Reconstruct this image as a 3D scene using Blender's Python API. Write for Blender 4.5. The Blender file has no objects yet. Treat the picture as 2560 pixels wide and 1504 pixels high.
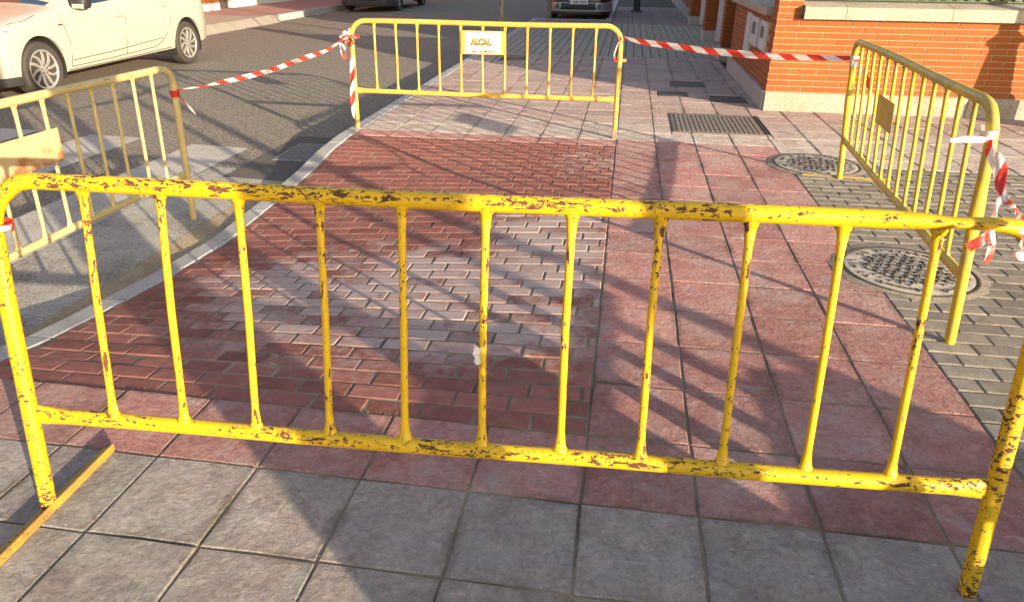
import bpy, bmesh, math, random
from mathutils import Vector, Matrix, Euler
random.seed(7)
S = bpy.context.scene
COL = S.collection
R = math.radians

# ------------------------------------------------------------------ camera
cam_d = bpy.data.cameras.new("camera"); cam = bpy.data.objects.new("camera", cam_d); COL.objects.link(cam)
CAM = Vector((0.037, -6.421, 1.452)); YAW, PIT, ROL = 0.1488, 0.4477, 0.0097; FPX = 1784.34
def cam_axes():
    f = Vector((-math.sin(YAW)*math.cos(PIT), math.cos(YAW)*math.cos(PIT), -math.sin(PIT)))
    r = Vector((math.cos(YAW), math.sin(YAW), 0)); u = r.cross(f)
    return (r*math.cos(ROL)+u*math.sin(ROL), u*math.cos(ROL)-r*math.sin(ROL), f)
cr, cu, cf = cam_axes()
M = Matrix((cr, cu, -cf)).transposed().to_4x4(); M.translation = CAM
cam.matrix_world = M
cam_d.sensor_fit = 'HORIZONTAL'; cam_d.sensor_width = 36.0; cam_d.lens = FPX/2560*36
cam_d.clip_start = 0.05; cam_d.clip_end = 500
S.camera = cam
def in_view(p, m=0.06):
    d = Vector(p)-CAM; z = d.dot(cf)
    if z < 0.3: return False, 0
    x = d.dot(cr)/z*FPX/1280; y = d.dot(cu)/z*FPX/752
    return abs(x) < 1+m and abs(y) < 1+m, 1/z

# ------------------------------------------------------------------ sky, sun, exposure
SUN_EL = R(10.2); SUN_AZ = Vector((0.749, -0.663, 0)).normalized()
W = bpy.data.worlds.new("World"); S.world = W; W.use_nodes = True
wn = W.node_tree; bg = wn.nodes["Background"]
sky = wn.nodes.new("ShaderNodeTexSky"); sky.sky_type = 'NISHITA'; sky.sun_disc = False
sky.sun_elevation = SUN_EL; sky.sun_rotation = math.atan2(SUN_AZ.x, SUN_AZ.y)
sky.air_density = 1.0; sky.dust_density = 1.3; sky.ozone_density = 1.0
wn.links.new(sky.outputs[0], bg.inputs[0]); bg.inputs[1].default_value = 0.15
sl = bpy.data.lights.new("sun", 'SUN'); sl.energy = 5.0; sl.angle = R(0.36); sl.color = (1.0, 0.83, 0.60)
sun = bpy.data.objects.new("sun", sl); COL.objects.link(sun)
sd = Vector((-SUN_AZ.x*math.cos(SUN_EL), -SUN_AZ.y*math.cos(SUN_EL), -math.sin(SUN_EL)))
sun.rotation_euler = sd.to_track_quat('-Z', 'Y').to_euler(); sun.location = (8, -8, 12)
S.view_settings.view_transform = 'Standard'; S.view_settings.look = 'None'
S.view_settings.gamma = 1.0; S.view_settings.use_curve_mapping = False
S.view_settings.exposure = 1.42

# ------------------------------------------------------------------ helpers
def mk(name, verts, faces, mat=None, parent=None, smooth=False, sharp=None):
    me = bpy.data.meshes.new(name); me.from_pydata([tuple(v) for v in verts], [], faces); me.update()
    if smooth:
        me.polygons.foreach_set("use_smooth", [True]*len(me.polygons))
        if sharp: me.set_sharp_from_angle(angle=R(sharp))
    if mat: me.materials.append(mat)
    return ob(name, me, parent)
def ob(name, me, parent=None, loc=None, rot=None):
    o = bpy.data.objects.new(name, me); COL.objects.link(o)
    if parent: o.parent = parent
    if loc is not None: o.location = loc
    if rot is not None: o.rotation_euler = rot
    return o
def tag(o, label, cat, group=None):
    o["label"] = label; o["category"] = cat
    if group: o["group"] = group
    return o
def struct(o): o["kind"] = "structure"; return o
def stuff(o): o["kind"] = "stuff"; return o
def empty(name, loc=(0,0,0), rot=(0,0,0)):
    o = bpy.data.objects.new(name, None); COL.objects.link(o); o.location = loc; o.rotation_euler = rot
    o.empty_display_size = 0.1
    return o
class G:
    """collects shapes into one mesh"""
    def __init__(s): s.v = []; s.f = []
    def add(s, v, f):
        n = len(s.v); s.v += [tuple(p) for p in v]; s.f += [tuple(i+n for i in q) for q in f]; return s
    def box(s, x0, x1, y0, y1, z0, z1, b=0.0):
        if b <= 0:
            return s.add([(x0,y0,z0),(x1,y0,z0),(x1,y1,z0),(x0,y1,z0),(x0,y0,z1),(x1,y0,z1),(x1,y1,z1),(x0,y1,z1)],
                         [(3,2,1,0),(4,5,6,7),(0,1,5,4),(1,2,6,5),(2,3,7,6),(3,0,4,7)])
        c = [(a, bb, cc) for a in (0,1) for bb in (0,1) for cc in (0,1)]
        bm = bmesh.new(); bmesh.ops.create_cube(bm, size=1)
        for v in bm.verts: v.co = Vector((x0+(v.co.x+.5)*(x1-x0), y0+(v.co.y+.5)*(y1-y0), z0+(v.co.z+.5)*(z1-z0)))
        bmesh.ops.bevel(bm, geom=bm.edges[:], offset=b, segments=1, affect='EDGES')
        bm.verts.index_update()
        s.add([v.co.copy() for v in bm.verts], [[v.index for v in f.verts] for f in bm.faces]); bm.free(); return s
    def tube(s, pts, rad, n=10, cap=True, flat=None):
        pts = [Vector(p) for p in pts]; m = len(pts)
        if not hasattr(rad, '__len__'): rad = [rad]*m
        t0 = (pts[1]-pts[0]).normalized(); a = Vector((0,0,1)) if abs(t0.z) < .9 else Vector((1,0,0))
        u = (a-t0*a.dot(t0)).normalized(); base = len(s.v); V = []; F = []
        for i, p in enumerate(pts):
            t = (pts[min(i+1,m-1)]-pts[max(i-1,0)]).normalized(); u = (u-t*u.dot(t)).normalized(); w = t.cross(u)
            ru = rw = rad[i]
            if flat: ru *= flat[i][0]; rw *= flat[i][1]
            for k in range(n):
                q = 2*math.pi*k/n; V.append(p+u*math.cos(q)*ru+w*math.sin(q)*rw)
        for i in range(m-1):
            for k in range(n): F.append((i*n+k, i*n+(k+1)%n, (i+1)*n+(k+1)%n, (i+1)*n+k))
        if cap: F.append(tuple(range(n-1,-1,-1))); F.append(tuple((m-1)*n+k for k in range(n)))
        return s.add(V, F)
    def lathe(s, prof, n=32, axis='z', c=(0,0,0)):
        V = []; F = []; m = len(prof)
        for r, h in prof:
            for k in range(n):
                q = 2*math.pi*k/n; a, b = r*math.cos(q), r*math.sin(q)
                V.append({'z': (c[0]+a, c[1]+b, c[2]+h), 'x': (c[0]+h, c[1]+a, c[2]+b)}[axis])
        for i in range(m-1):
            for k in range(n): F.append((i*n+k, i*n+(k+1)%n, (i+1)*n+(k+1)%n, (i+1)*n+k))
        F.append(tuple(range(n-1,-1,-1))); F.append(tuple((m-1)*n+k for k in range(n)))
        return s.add(V, F)
    def make(s, name, mat, parent=None, smooth=False, sharp=None): return mk(name, s.v, s.f, mat, parent, smooth, sharp)
    def mesh(s, name, mat, smooth=False, sharp=None):
        me = bpy.data.meshes.new(name); me.from_pydata(s.v, [], s.f); me.update(); me.materials.append(mat)
        if smooth:
            me.polygons.foreach_set("use_smooth", [True]*len(me.polygons))
            if sharp: me.set_sharp_from_angle(angle=R(sharp))
        return me
def copy_tree(o, parent=None):
    c = o.copy(); COL.objects.link(c); c.parent = parent
    for ch in o.children: copy_tree(ch, c)
    return c
def interp(tab, x):
    if x <= tab[0][0]: return tab[0][1]
    for (a, va), (b, vb) in zip(tab, tab[1:]):
        if x <= b:
            t = (x-a)/(b-a); t = t*t*(3-2*t)*.5+t*.5
            return va+(vb-va)*t
    return tab[-1][1]

# ------------------------------------------------------------------ materials
class NT:
    def __init__(s, name):
        s.m = bpy.data.materials.new(name); s.m.use_nodes = True; s.t = s.m.node_tree
        s.b = s.t.nodes["Principled BSDF"]; s.geo = None; s.oi = None; s.tc = None
    def n(s, ty, **k):
        q = s.t.nodes.new("ShaderNode"+ty)
        for a, v in k.items():
            if a.startswith('i_'):
                key = a[2:]; key = int(key) if key.isdigit() else key.replace('_', ' ')
                s.put(q.inputs[key], v)
            else: setattr(q, a, v)
        return q
    def put(s, inp, v):
        if isinstance(v, bpy.types.NodeSocket): s.t.links.new(v, inp)
        elif isinstance(v, tuple) and len(v) == 3 and inp.type == 'RGBA': inp.default_value = (*v, 1)
        else: inp.default_value = v
    def pos(s):
        if not s.geo: s.geo = s.n("NewGeometry")
        return s.geo.outputs["Position"]
    def nrm(s):
        s.pos(); return s.geo.outputs["Normal"]
    def rnd(s):
        if not s.oi: s.oi = s.n("ObjectInfo")
        return s.oi.outputs["Random"]
    def obj(s):
        if not s.tc: s.tc = s.n("TexCoord")
        return s.tc.outputs["Object"]
    def uv(s):
        if not s.tc: s.tc = s.n("TexCoord")
        return s.tc.outputs["UV"]
    def math(s, op, a, b=0.0, c=0.0, clamp=False):
        q = s.n("Math", operation=op, use_clamp=clamp); s.put(q.inputs[0], a); s.put(q.inputs[1], b)
        if len(q.inputs) > 2: s.put(q.inputs[2], c)
        return q.outputs[0]
    def vmath(s, op, a, b):
        q = s.n("VectorMath", operation=op); s.put(q.inputs[0], a); s.put(q.inputs[1], b); return q.outputs[0]
    def scale(s, v, sc):
        return s.vmath('MULTIPLY', v, sc if isinstance(sc, tuple) else (sc, sc, sc))
    def noise(s, vec, scale, detail=4, rough=.55, dist=0.0):
        q = s.n("TexNoise"); s.put(q.inputs["Vector"], vec); q.inputs["Scale"].default_value = scale
        q.inputs["Detail"].default_value = detail; q.inputs["Roughness"].default_value = rough; q.inputs["Distortion"].default_value = dist
        return q.outputs["Fac"]
    def vor(s, vec, scale, feature='F1', out="Distance"):
        q = s.n("TexVoronoi", feature=feature); s.put(q.inputs["Vector"], vec); q.inputs["Scale"].default_value = scale
        return q.outputs[out]
    def ramp(s, f, lo, hi, a=0.0, b=1.0):
        q = s.n("MapRange"); s.put(q.inputs[0], f); q.inputs[1].default_value = lo; q.inputs[2].default_value = hi
        q.inputs[3].default_value = a; q.inputs[4].default_value = b; return q.outputs[0]
    def mix(s, f, a, b, mode='MIX'):
        q = s.n("Mix", data_type='RGBA', blend_type=mode); s.put(q.inputs[0], f); s.put(q.inputs[6], a); s.put(q.inputs[7], b); return q.outputs[2]
    def bump(s, h, dist=.003, strength=1.0, prev=None):
        q = s.n("Bump"); q.inputs["Strength"].default_value = strength; q.inputs["Distance"].default_value = dist
        s.put(q.inputs["Height"], h)
        if prev is not None: s.put(q.inputs["Normal"], prev)
        return q.outputs[0]
    def out(s, col=None, rough=None, normal=None, metal=None, spec=None, coat=None):
        for k, v in (("Base Color", col), ("Roughness", rough), ("Normal", normal), ("Metallic", metal), ("Specular IOR Level", spec), ("Coat Weight", coat)):
            if v is not None: s.put(s.b.inputs[k], v)
        return s.m
def plain(name, col, rough=.6, metal=0.0, var=.12, sc=18, bump=.0, coat=None):
    t = NT(name); p = t.obj(); f = t.noise(p, sc, 5)
    c = t.mix(t.ramp(f, .3, .7), tuple(x*(1-var) for x in col), tuple(min(1, x*(1+var)) for x in col))
    nn = t.bump(t.noise(p, sc*6, 4), bump) if bump else None
    return t.out(c, rough, nn, metal, coat=coat)

T_ = 0.34
def slab_mat(name, a, b, stain, relief=.0035, tint=.16, dust=None, dusty=None, cool=(.30,.26,.25)):
    t = NT(name); p = t.pos(); r = t.rnd()
    off = t.vmath('ADD', p, t.scale(t.n("CombineXYZ", i_0=r, i_1=t.math('MULTIPLY', r, 7.3), i_2=0.0).outputs[0], 23.0))
    big = t.noise(p, 1.7, 3, .6); med = t.noise(off, 9, 6, .62, .6); fine = t.noise(p, 210, 3, .7)
    c = t.mix(t.ramp(med, .34, .68), a, b)
    c = t.mix(t.math('MULTIPLY', t.ramp(big, .44, .72), .75), c, stain)
    val = t.math('MULTIPLY', t.math('ADD', 1-tint, t.math('MULTIPLY', r, 2*tint)), t.math('MULTIPLY', t.ramp(fine, .25, .75, .84, 1.12), t.ramp(t.noise(off, 44, 8, .74, .3), .32, .68, .72, 1.22)))
    c = t.mix(1.0, c, t.n("CombineColor", i_0=val, i_1=val, i_2=val).outputs[0], 'MULTIPLY')
    if dust:
        x = t.n("SeparateXYZ", i_0=p)
        d = t.math('MULTIPLY', t.ramp(x.outputs[1], dusty[1], dusty[0]), t.ramp(t.noise(p, 5, 5, .6), .38, .62, .25, 1.0))
        c = t.mix(d, c, dust)
    c = t.mix(t.ramp(t.noise(off, 13, 6, .68, .8), .55, .75, 0, .55), c, tuple(min(1, q*1.45) for q in b))
    c = t.mix(t.ramp(t.noise(t.vmath('ADD', off, (5.0, 3.0, 0.0)), 6, 5, .62, .5), .52, .70, 0, .6), c, cool)
    c = t.mix(t.ramp(t.noise(p, 120, 4, .7), .62, .74, 0, .5), c, tuple(q*.45 for q in a))
    scr = t.noise(t.scale(off, (9, 30, 1)), 1.2, 5, .6, 1.2)
    c = t.mix(t.ramp(scr, .66, .72, 0, .35), c, tuple(min(1, q*1.7+.05) for q in b))
    xs = t.n("SeparateXYZ", i_0=p)
    e = [t.math('MULTIPLY', t.math('ABSOLUTE', t.math('SUBTRACT', t.math('FRACT', t.math('ADD', t.math('DIVIDE', xs.outputs[q], T_), .5)), .5)), T_) for q in (0, 1)]
    dj = t.math('MINIMUM', e[0], t.math('ADD', e[1], .006))
    dirt = t.math('MULTIPLY', t.ramp(t.math('ADD', dj, t.math('MULTIPLY', t.math('SUBTRACT', t.noise(p, 22, 4), .5), .05)), .034, .004), t.ramp(t.noise(p, 3.3, 4), .44, .66))
    c = t.mix(t.math('MULTIPLY', dirt, .75), c, (.115,.088,.066))
    sp = t.ramp(t.noise(p, 5.5, 6, .6), .60, .72, 0, .4); c = t.mix(sp, c, tuple(q*.55 for q in a))
    # riven-stone relief: grain at several scales, a few broad flakes with sharp lips
    rid = t.math('ABSOLUTE', t.math('SUBTRACT', t.noise(t.scale(off, (1, .6, 1)), 4.2, 3, .5, 1.2), .5))
    lip = t.math('MULTIPLY', t.ramp(rid, .0, .03), t.ramp(t.noise(off, 3.1, 2), .45, .6))
    gr = t.math('ADD', t.math('MULTIPLY', t.noise(off, 15, 4, .55, .4), 1.5), t.math('MULTIPLY', t.noise(off, 44, 8, .74, .3), 2.1))
    h = t.math('ADD', t.math('MULTIPLY', lip, .30), gr)
    nn = t.bump(h, relief)
    nn = t.bump(fine, .0009, 1.0, nn)
    return t.out(c, t.ramp(med, .3, .7, .82, .98), nn, spec=.10)
M_slab_grey = slab_mat("slab_grey", (.35,.31,.285), (.52,.47,.425), (.39,.30,.28), .0125, .18, cool=(.40,.40,.385))
M_slab_red = slab_mat("slab_red", (.385,.175,.155), (.51,.28,.245), (.50,.36,.325), .0110, .18, cool=(.47,.385,.365))
M_slab_pink = slab_mat("slab_pink", (.41,.29,.25), (.50,.375,.32), (.45,.355,.315), .008, .12, (.56,.50,.43), (.25, 1.15))

def paver_mat(name, a, b, white=None):
    t = NT(name); p = t.pos(); r = t.rnd()
    off = t.vmath('ADD', p, t.scale(t.n("CombineXYZ", i_0=r, i_1=r, i_2=0.0).outputs[0], 31.0))
    med = t.noise(off, 16, 5, .6); fine = t.noise(p, 330, 3, .7)
    c = t.mix(t.ramp(med, .3, .7), a, b)
    val = t.math('MULTIPLY', t.math('ADD', .80, t.math('MULTIPLY', r, .40)), t.ramp(fine, .25, .75, .82, 1.15))
    c = t.mix(1.0, c, t.n("CombineColor", i_0=val, i_1=val, i_2=val).outputs[0], 'MULTIPLY')
    if white:
        x = t.n("SeparateXYZ", i_0=p)
        def blob(cx, cy, rx, ry, rot=0.0):
            dx = t.math('SUBTRACT', x.outputs[0], cx); dy = t.math('SUBTRACT', x.outputs[1], cy)
            ca, sa = math.cos(rot), math.sin(rot)
            ux = t.math('ADD', t.math('MULTIPLY', dx, ca), t.math('MULTIPLY', dy, sa)); uy = t.math('SUBTRACT', t.math('MULTIPLY', dy, ca), t.math('MULTIPLY', dx, sa))
            q = t.math('ADD', t.math('POWER', t.math('ABSOLUTE', t.math('DIVIDE', ux, rx)), 2.0), t.math('POWER', t.math('ABSOLUTE', t.math('DIVIDE', uy, ry)), 2.0))
            return t.ramp(q, 2.3, .0)
        z = blob(-.85, -3.35, 1.05, .62); z = t.math('MAXIMUM', z, blob(-.35, -2.65, .42, .75)); z = t.math('MAXIMUM', z, t.math('MULTIPLY', blob(-.12, -.8, .35, .45), .62))
        z = t.math('ADD', z, .16)
        sh = t.math('ADD', t.noise(p, 2.2, 2), t.math('MULTIPLY', r, .5))
        pat = t.math('ADD', t.math('MULTIPLY', t.noise(off, 9, 5, .6, 1.0), .6), t.math('MULTIPLY', t.noise(off, 34, 5, .65), .4))
        w = t.math('MULTIPLY', z, sh)
        w = t.math('ADD', w, t.math('MULTIPLY', t.math('SUBTRACT', pat, .5), 1.5))
        w = t.ramp(w, .32, .84)
        c = t.mix(t.math('MULTIPLY', w, .68), c, white)
    nn = t.bump(t.noise(off, 60, 6, .65), .0016); nn = t.bump(fine, .0006, 1.0, nn)
    return t.out(c, .95, nn, spec=.08)
M_brick = paver_mat("red_paver", (.225,.088,.070), (.31,.135,.108), (.50,.42,.375))
M_gpaver = paver_mat("grey_paver", (.19,.162,.13), (.28,.245,.20))
M_gpaver2 = paver_mat("far_grey_paver", (.285,.25,.20), (.37,.33,.27))

def sand_mat():
    t = NT("joint_sand"); p = t.pos()
    c = t.mix(t.ramp(t.noise(p, 3, 4), .35, .65), (.13,.098,.07), (.40,.315,.215))
    c = t.mix(t.ramp(t.noise(p, 420, 3), .35, .7), t.mix(.28, c, (.06,.045,.035)), c)
    return t.out(c, .95, t.bump(t.noise(p, 260, 4, .7), .003), spec=.05)
M_sand = sand_mat()

def asphalt_mat():
    t = NT("asphalt"); p = t.pos()
    v = t.vor(p, 95, out="Color"); g = t.n("SeparateColor", i_0=v).outputs[0]
    d = t.vor(p, 95)
    big = t.noise(p, .9, 4); mid = t.noise(p, 6, 5)
    c = t.mix(t.ramp(g, .2, .95), (.135,.118,.098), (.41,.355,.29))
    c = t.mix(t.ramp(t.noise(p, 300, 2), .55, .75, 0, .6), c, (.52,.45,.36))
    c = t.mix(t.math('MULTIPLY', t.ramp(big, .4, .7), .35), c, (.30,.255,.205))
    c = t.mix(t.math('MULTIPLY', t.ramp(mid, .55, .8), .3), c, (.05,.046,.042))
    c = t.mix(t.ramp(t.noise(p, 48, 3, .7), .40, .60, .0, 1.0), t.mix(.5, c, (.05,.043,.036)), t.mix(.25, c, (.42,.36,.28)))
    h = t.math('SUBTRACT', t.math('MULTIPLY', t.noise(p, 60, 4, .7), 1.3), d)
    return t.out(c, .95, t.bump(h, .006), spec=.08)
M_asph = asphalt_mat()
def zebra_mat():
    t = NT("road_paint"); p = t.pos()
    v = t.vor(p, 130); wear = t.noise(p, 85, 5, .7); big = t.noise(p, 2.3, 3)
    w = t.math('ADD', t.math('MULTIPLY', wear, .9), t.math('MULTIPLY', big, .35))
    c = t.mix(t.ramp(w, .66, .76), (.46,.425,.375), (.22,.19,.155))
    h = t.math('SUBTRACT', t.math('MULTIPLY', t.noise(p, 75, 4, .7), .9), v)
    return t.out(c, .9, t.bump(h, .0045), spec=.08)
M_zebra = zebra_mat()
def granite(name, a, b, c3, sc=150):
    t = NT(name); p = t.pos()
    g = t.n("SeparateColor", i_0=t.vor(p, sc, out="Color")).outputs[0]
    c = t.mix(g, a, b); c = t.mix(t.ramp(t.noise(p, sc*.5, 3), .56, .64, 0, .8), c, c3)
    c = t.mix(t.math('MULTIPLY', t.ramp(t.noise(p, 3, 4), .45, .75), .4), c, tuple(x*.55 for x in a))
    return t.out(c, .75, t.bump(t.noise(p, sc*.7, 4, .7), .0018), spec=.15)
M_kerb = granite("kerb_concrete", (.33,.32,.30), (.42,.41,.385), (.27,.26,.24), 220)
M_plinth = granite("plinth_granite", (.30,.26,.205), (.40,.35,.28), (.16,.13,.10), 130)
M_coping = granite("coping_granite", (.31,.27,.215), (.43,.385,.31), (.14,.12,.095), 130)

def wallbrick():
    t = NT("facing_brick"); p = t.obj(); r = t.rnd(); w = t.pos()
    c = t.mix(r, (.245,.062,.009), (.315,.087,.015))
    c = t.mix(t.math('MULTIPLY', t.math('POWER', r, 4.0), .45), c, (.17,.045,.012))
    zz = t.n("SeparateXYZ", i_0=w).outputs[2]; c = t.mix(t.math('MULTIPLY', t.ramp(zz, .36, .19), t.ramp(t.noise(w, 9, 5), .35, .65, 0, .5)), c, (.16,.075,.035))
    c = t.mix(t.ramp(t.noise(w, 12, 5), .35, .8, 0, .45), c, (.19,.046,.008))
    c = t.mix(t.ramp(t.noise(w, 240, 3), .6, .8, 0, .35), c, (.36,.13,.04))
    return t.out(c, .72, t.bump(t.noise(w, 160, 5, .7), .0009), spec=.3)
M_wbrick = wallbrick()
def mortar_mat():
    t = NT("mortar"); w = t.pos()
    c = t.mix(t.noise(w, 30, 4), (.30,.205,.105), (.38,.27,.15))
    return t.out(c, .9, t.bump(t.noise(w, 300, 3), .001), spec=.2)
M_mortar = mortar_mat()

def paint_mat(name, col, rust_amt, axis, dull=None, pale=0.0):
    """barrier paint; chips expose rust. axis: 'x' chips drawn out along a rail, 'z' along an upright"""
    t = NT(name); p = t.obj()
    nz = t.n("SeparateXYZ", i_0=t.nrm()).outputs[2]
    zone = t.noise(t.scale(p, (2.6, 2.6, 2.6)), 1.0, 2)
    if axis == 'x':
        c1 = t.noise(t.scale(p, (68, 125, 125)), 1.0, 5, .62, .5); c2 = t.noise(t.scale(p, (24, 78, 78)), 1.0, 5, .66, .3)
        belt = t.math('SUBTRACT', 1.0, t.math('ABSOLUTE', t.math('DIVIDE', t.math('SUBTRACT', nz, .42), .30)), clamp=True)
        k = t.math('ADD', t.math('MAXIMUM', c1, c2), t.math('MULTIPLY', t.math('SUBTRACT', zone, .5), .32))
        k = t.math('ADD', k, t.math('MULTIPLY', belt, .045)); k = t.math('ADD', k, t.math('MULTIPLY', t.math('MINIMUM', t.math('ADD', nz, .1), 0.0), .10))
    else:
        c1 = t.noise(t.scale(p, (105, 105, 52)), 1.0, 5, .62, .4); c2 = t.noise(t.scale(p, (60, 60, 17)), 1.0, 4, .66, .3)
        k = t.math('ADD', t.math('MAXIMUM', c1, c2), t.math('MULTIPLY', t.math('SUBTRACT', zone, .5), .34))
    k = t.math('ADD', k, t.ramp(t.n("SeparateXYZ", i_0=p).outputs[2], .17, .0, 0, .11))
    th = .742-rust_amt
    m = t.ramp(k, th, th+.012); halo = t.ramp(k, th-.03, th)
    base = t.mix(t.ramp(t.noise(p, 5, 4), .3, .7), col, tuple(x*.86 for x in col))
    if dull: base = t.mix(t.ramp(t.noise(t.scale(p, (4, 9, 9)), 1.0, 5), .42, .62), base, dull)
    base = t.mix(t.math('MULTIPLY', halo, .22), base, (.78,.58,.25))
    base = t.mix(t.ramp(t.noise(p, 90, 4), .66, .78, 0, .3), base, (.55,.34,.06))
    base = t.mix(t.ramp(t.noise(t.scale(p, (6, 6, 6)), 1.0, 5, .6), .45, .75, 0, .35), base, tuple(x*.55 for x in col))
    base = t.mix(t.ramp(t.noise(p, 260, 3), .55, .75, 0, .25), base, (.30,.19,.05))
    rust = t.mix(t.noise(p, 120, 4), (.050,.019,.010), (.135,.050,.020))
    c = t.mix(m, base, rust)
    nn = t.bump(t.math('SUBTRACT', t.math('MULTIPLY', t.noise(p, 35, 3), .25), m), .0009)
    return t.out(c, t.ramp(m, 0, 1, .46, .92), nn, spec=.4)

M_tyre = plain("tyre_rubber", (.035,.03,.026), .82, 0, .2, 30, .0006)
M_alloy = plain("alloy", (.62,.60,.56), .32, .75, .05)
M_dark = plain("black_plastic", (.02,.02,.021), .55)
M_well = plain("wheel_well", (.012,.011,.010), .95)
M_glass = plain("car_glass", (.012,.02,.028), .06, 0, .05, 3, 0, 1.0)
M_white = plain("white_car_paint", (.345,.33,.28), .3, 0, .02, 3, 0, .35)
M_gap = plain("panel_gap", (.05,.05,.048), .8)
M_chrome = plain("chrome", (.55,.57,.60), .12, 1.0, .03)
M_lampg = plain("lamp_lens", (.10,.14,.18), .08, 0, .1, 8, 0, 1.0)
M_navy = plain("navy_car_paint", (.012,.018,.028), .25, 0, .05, 3, 0, .8)
M_silver = plain("silver_trim", (.30,.30,.29), .38, .4, .05)
M_vanp = plain("pale_van_paint", (.42,.47,.52), .25, 0, .03, 3, 0, .8)  # white van standing in shadow; the shade's blue-grey is put into its colour
M_grey_bump = plain("grey_bumper", (.035,.038,.042), .5)
M_plate = plain("number_plate", (.66,.67,.66), .35, 0, .02)
M_blue = plain("plate_blue", (.01,.05,.30), .4)
M_ink = plain("black_print", (.012,.012,.014), .6)
M_yprint = plain("yellow_print", (.58,.34,.006), .55)
M_gprint = plain("grey_print", (.30,.29,.26), .7)
M_signw = plain("sign_face", (.56,.52,.42), .5, 0, .06, 6)
M_iron = plain("cast_iron", (.075,.062,.052), .62, .35, .35, 40, .0012)
M_irond = plain("dusty_iron", (.20,.155,.115), .75, .1, .3, 26, .0014)
M_drain = plain("drain_steel", (.17,.165,.155), .6, .2, .2, 30, .001)
M_black = plain("drain_pit", (.006,.006,.006), .95)
M_conc = plain("collar_mortar", (.25,.205,.155), .95, 0, .35, 14, .003)
M_lugdust = plain("manhole_dust", (.44,.38,.30), .9, 0, .3, 22, .002)
M_doorw = plain("white_door", (.52,.54,.55), .45, 0, .05, 6)
M_brown = plain("brown_door", (.07,.045,.032), .6, 0, .15)
M_green = plain("green_louvre", (.055,.085,.042), .45, 0, .15, 12)
M_teal = plain("lamp_post_paint", (.035,.06,.065), .5, .1, .15)
M_render = plain("pale_render", (.55,.53,.48), .85, 0, .08, 4, .002)
M_house = plain("house_brick_far", (.30,.10,.04), .85, 0, .12, 8, .002)
M_roof = plain("roof_tile", (.25,.10,.05), .85, 0, .2, 6, .004)
M_soil = plain("tree_pit_soil", (.10,.085,.06), .97, 0, .4, 30, .01)
M_scrap = plain("torn_paper", (.50,.47,.45), .6, 0, .05, 20, .002)
def bark():
    t = NT("bark"); p = t.pos()
    c = t.mix(t.ramp(t.noise(t.scale(p, (40, 40, 8)), 1, 5), .35, .65), (.10,.085,.055), (.27,.25,.16))
    return t.out(c, .9, t.bump(t.noise(t.scale(p, (60, 60, 9)), 1, 5), .004))
M_bark = bark()
def leaf():
    t = NT("leaf"); r = t.noise(t.pos(), 9, 2)
    return t.out(t.mix(r, (.04,.075,.02), (.09,.12,.035)), .6)
M_leaf = leaf()
def tape_mat():
    t = NT("barrier_tape"); u = t.n("SeparateXYZ", i_0=t.uv())
    q = t.math('FRACT', t.math('ADD', t.math('MULTIPLY', u.outputs[0], 4.9), t.math('MULTIPLY', u.outputs[1], .36)))
    m = t.math('LESS_THAN', q, .5)
    c = t.mix(m, (.72,.66,.62), (.60,.040,.022))
    c = t.mix(t.ramp(t.noise(t.obj(), 60, 4), .5, .8, 0, .3), c, (.35,.25,.22))
    nn = t.bump(t.noise(t.scale(t.obj(), 1.0), 55, 3), .004)
    m_ = t.out(c, .38, nn)
    t.b.inputs["Transmission Weight"].default_value = 0.0
    tr = t.n("BsdfTranslucent", i_0=c); mx = t.n("MixShader", i_0=.28); o = t.t.nodes["Material Output"]
    t.t.links.new(t.b.outputs[0], mx.inputs[1]); t.t.links.new(tr.outputs[0], mx.inputs[2]); t.t.links.new(mx.outputs[0], o.inputs[0])
    return m_
M_tape = tape_mat()

# ------------------------------------------------------------------ terrain functions
T = 0.34
KX = -2.361                                   # inner edge of the kerb
DIP = [(-4.50,0),(-4.28,.025),(-4.12,.053),(-3.96,.075),(-3.70,.10),(-3.45,.122),(-3.1,.152),(-2.53,.175),(-1.76,.137),(-1.29,.098),(-.62,.022),(-.2,0)]
def ramp_z(x, y):
    d = interp(DIP, y); t = max(0.0, min(1.0, -x/2.361))
    return -d*t**1.15
def road_z(x): return -.20+.055*max(0.0, 1-((x+6.0)/3.5)**2)

# ------------------------------------------------------------------ ground, road, pavements
struct(mk("ground", [(-300,-300,-.45),(300,-300,-.45),(300,300,-.45),(-300,300,-.45)], [(0,1,2,3)], plain("far_ground", (.16,.14,.12), .95)))
def sheet(name, xs, ys, zf, mat):
    V = [(x, y, zf(x, y)) for y in ys for x in xs]; n = len(xs)
    F = [(j*n+i, j*n+i+1, (j+1)*n+i+1, (j+1)*n+i) for j in range(len(ys)-1) for i in range(n-1)]
    return mk(name, V, F, mat, smooth=True)
road = struct(sheet("road", [-9.75+7.3*i/20 for i in range(21)], [-14+2*i for i in range(45)], lambda x, y: road_z(x), M_asph))
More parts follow.
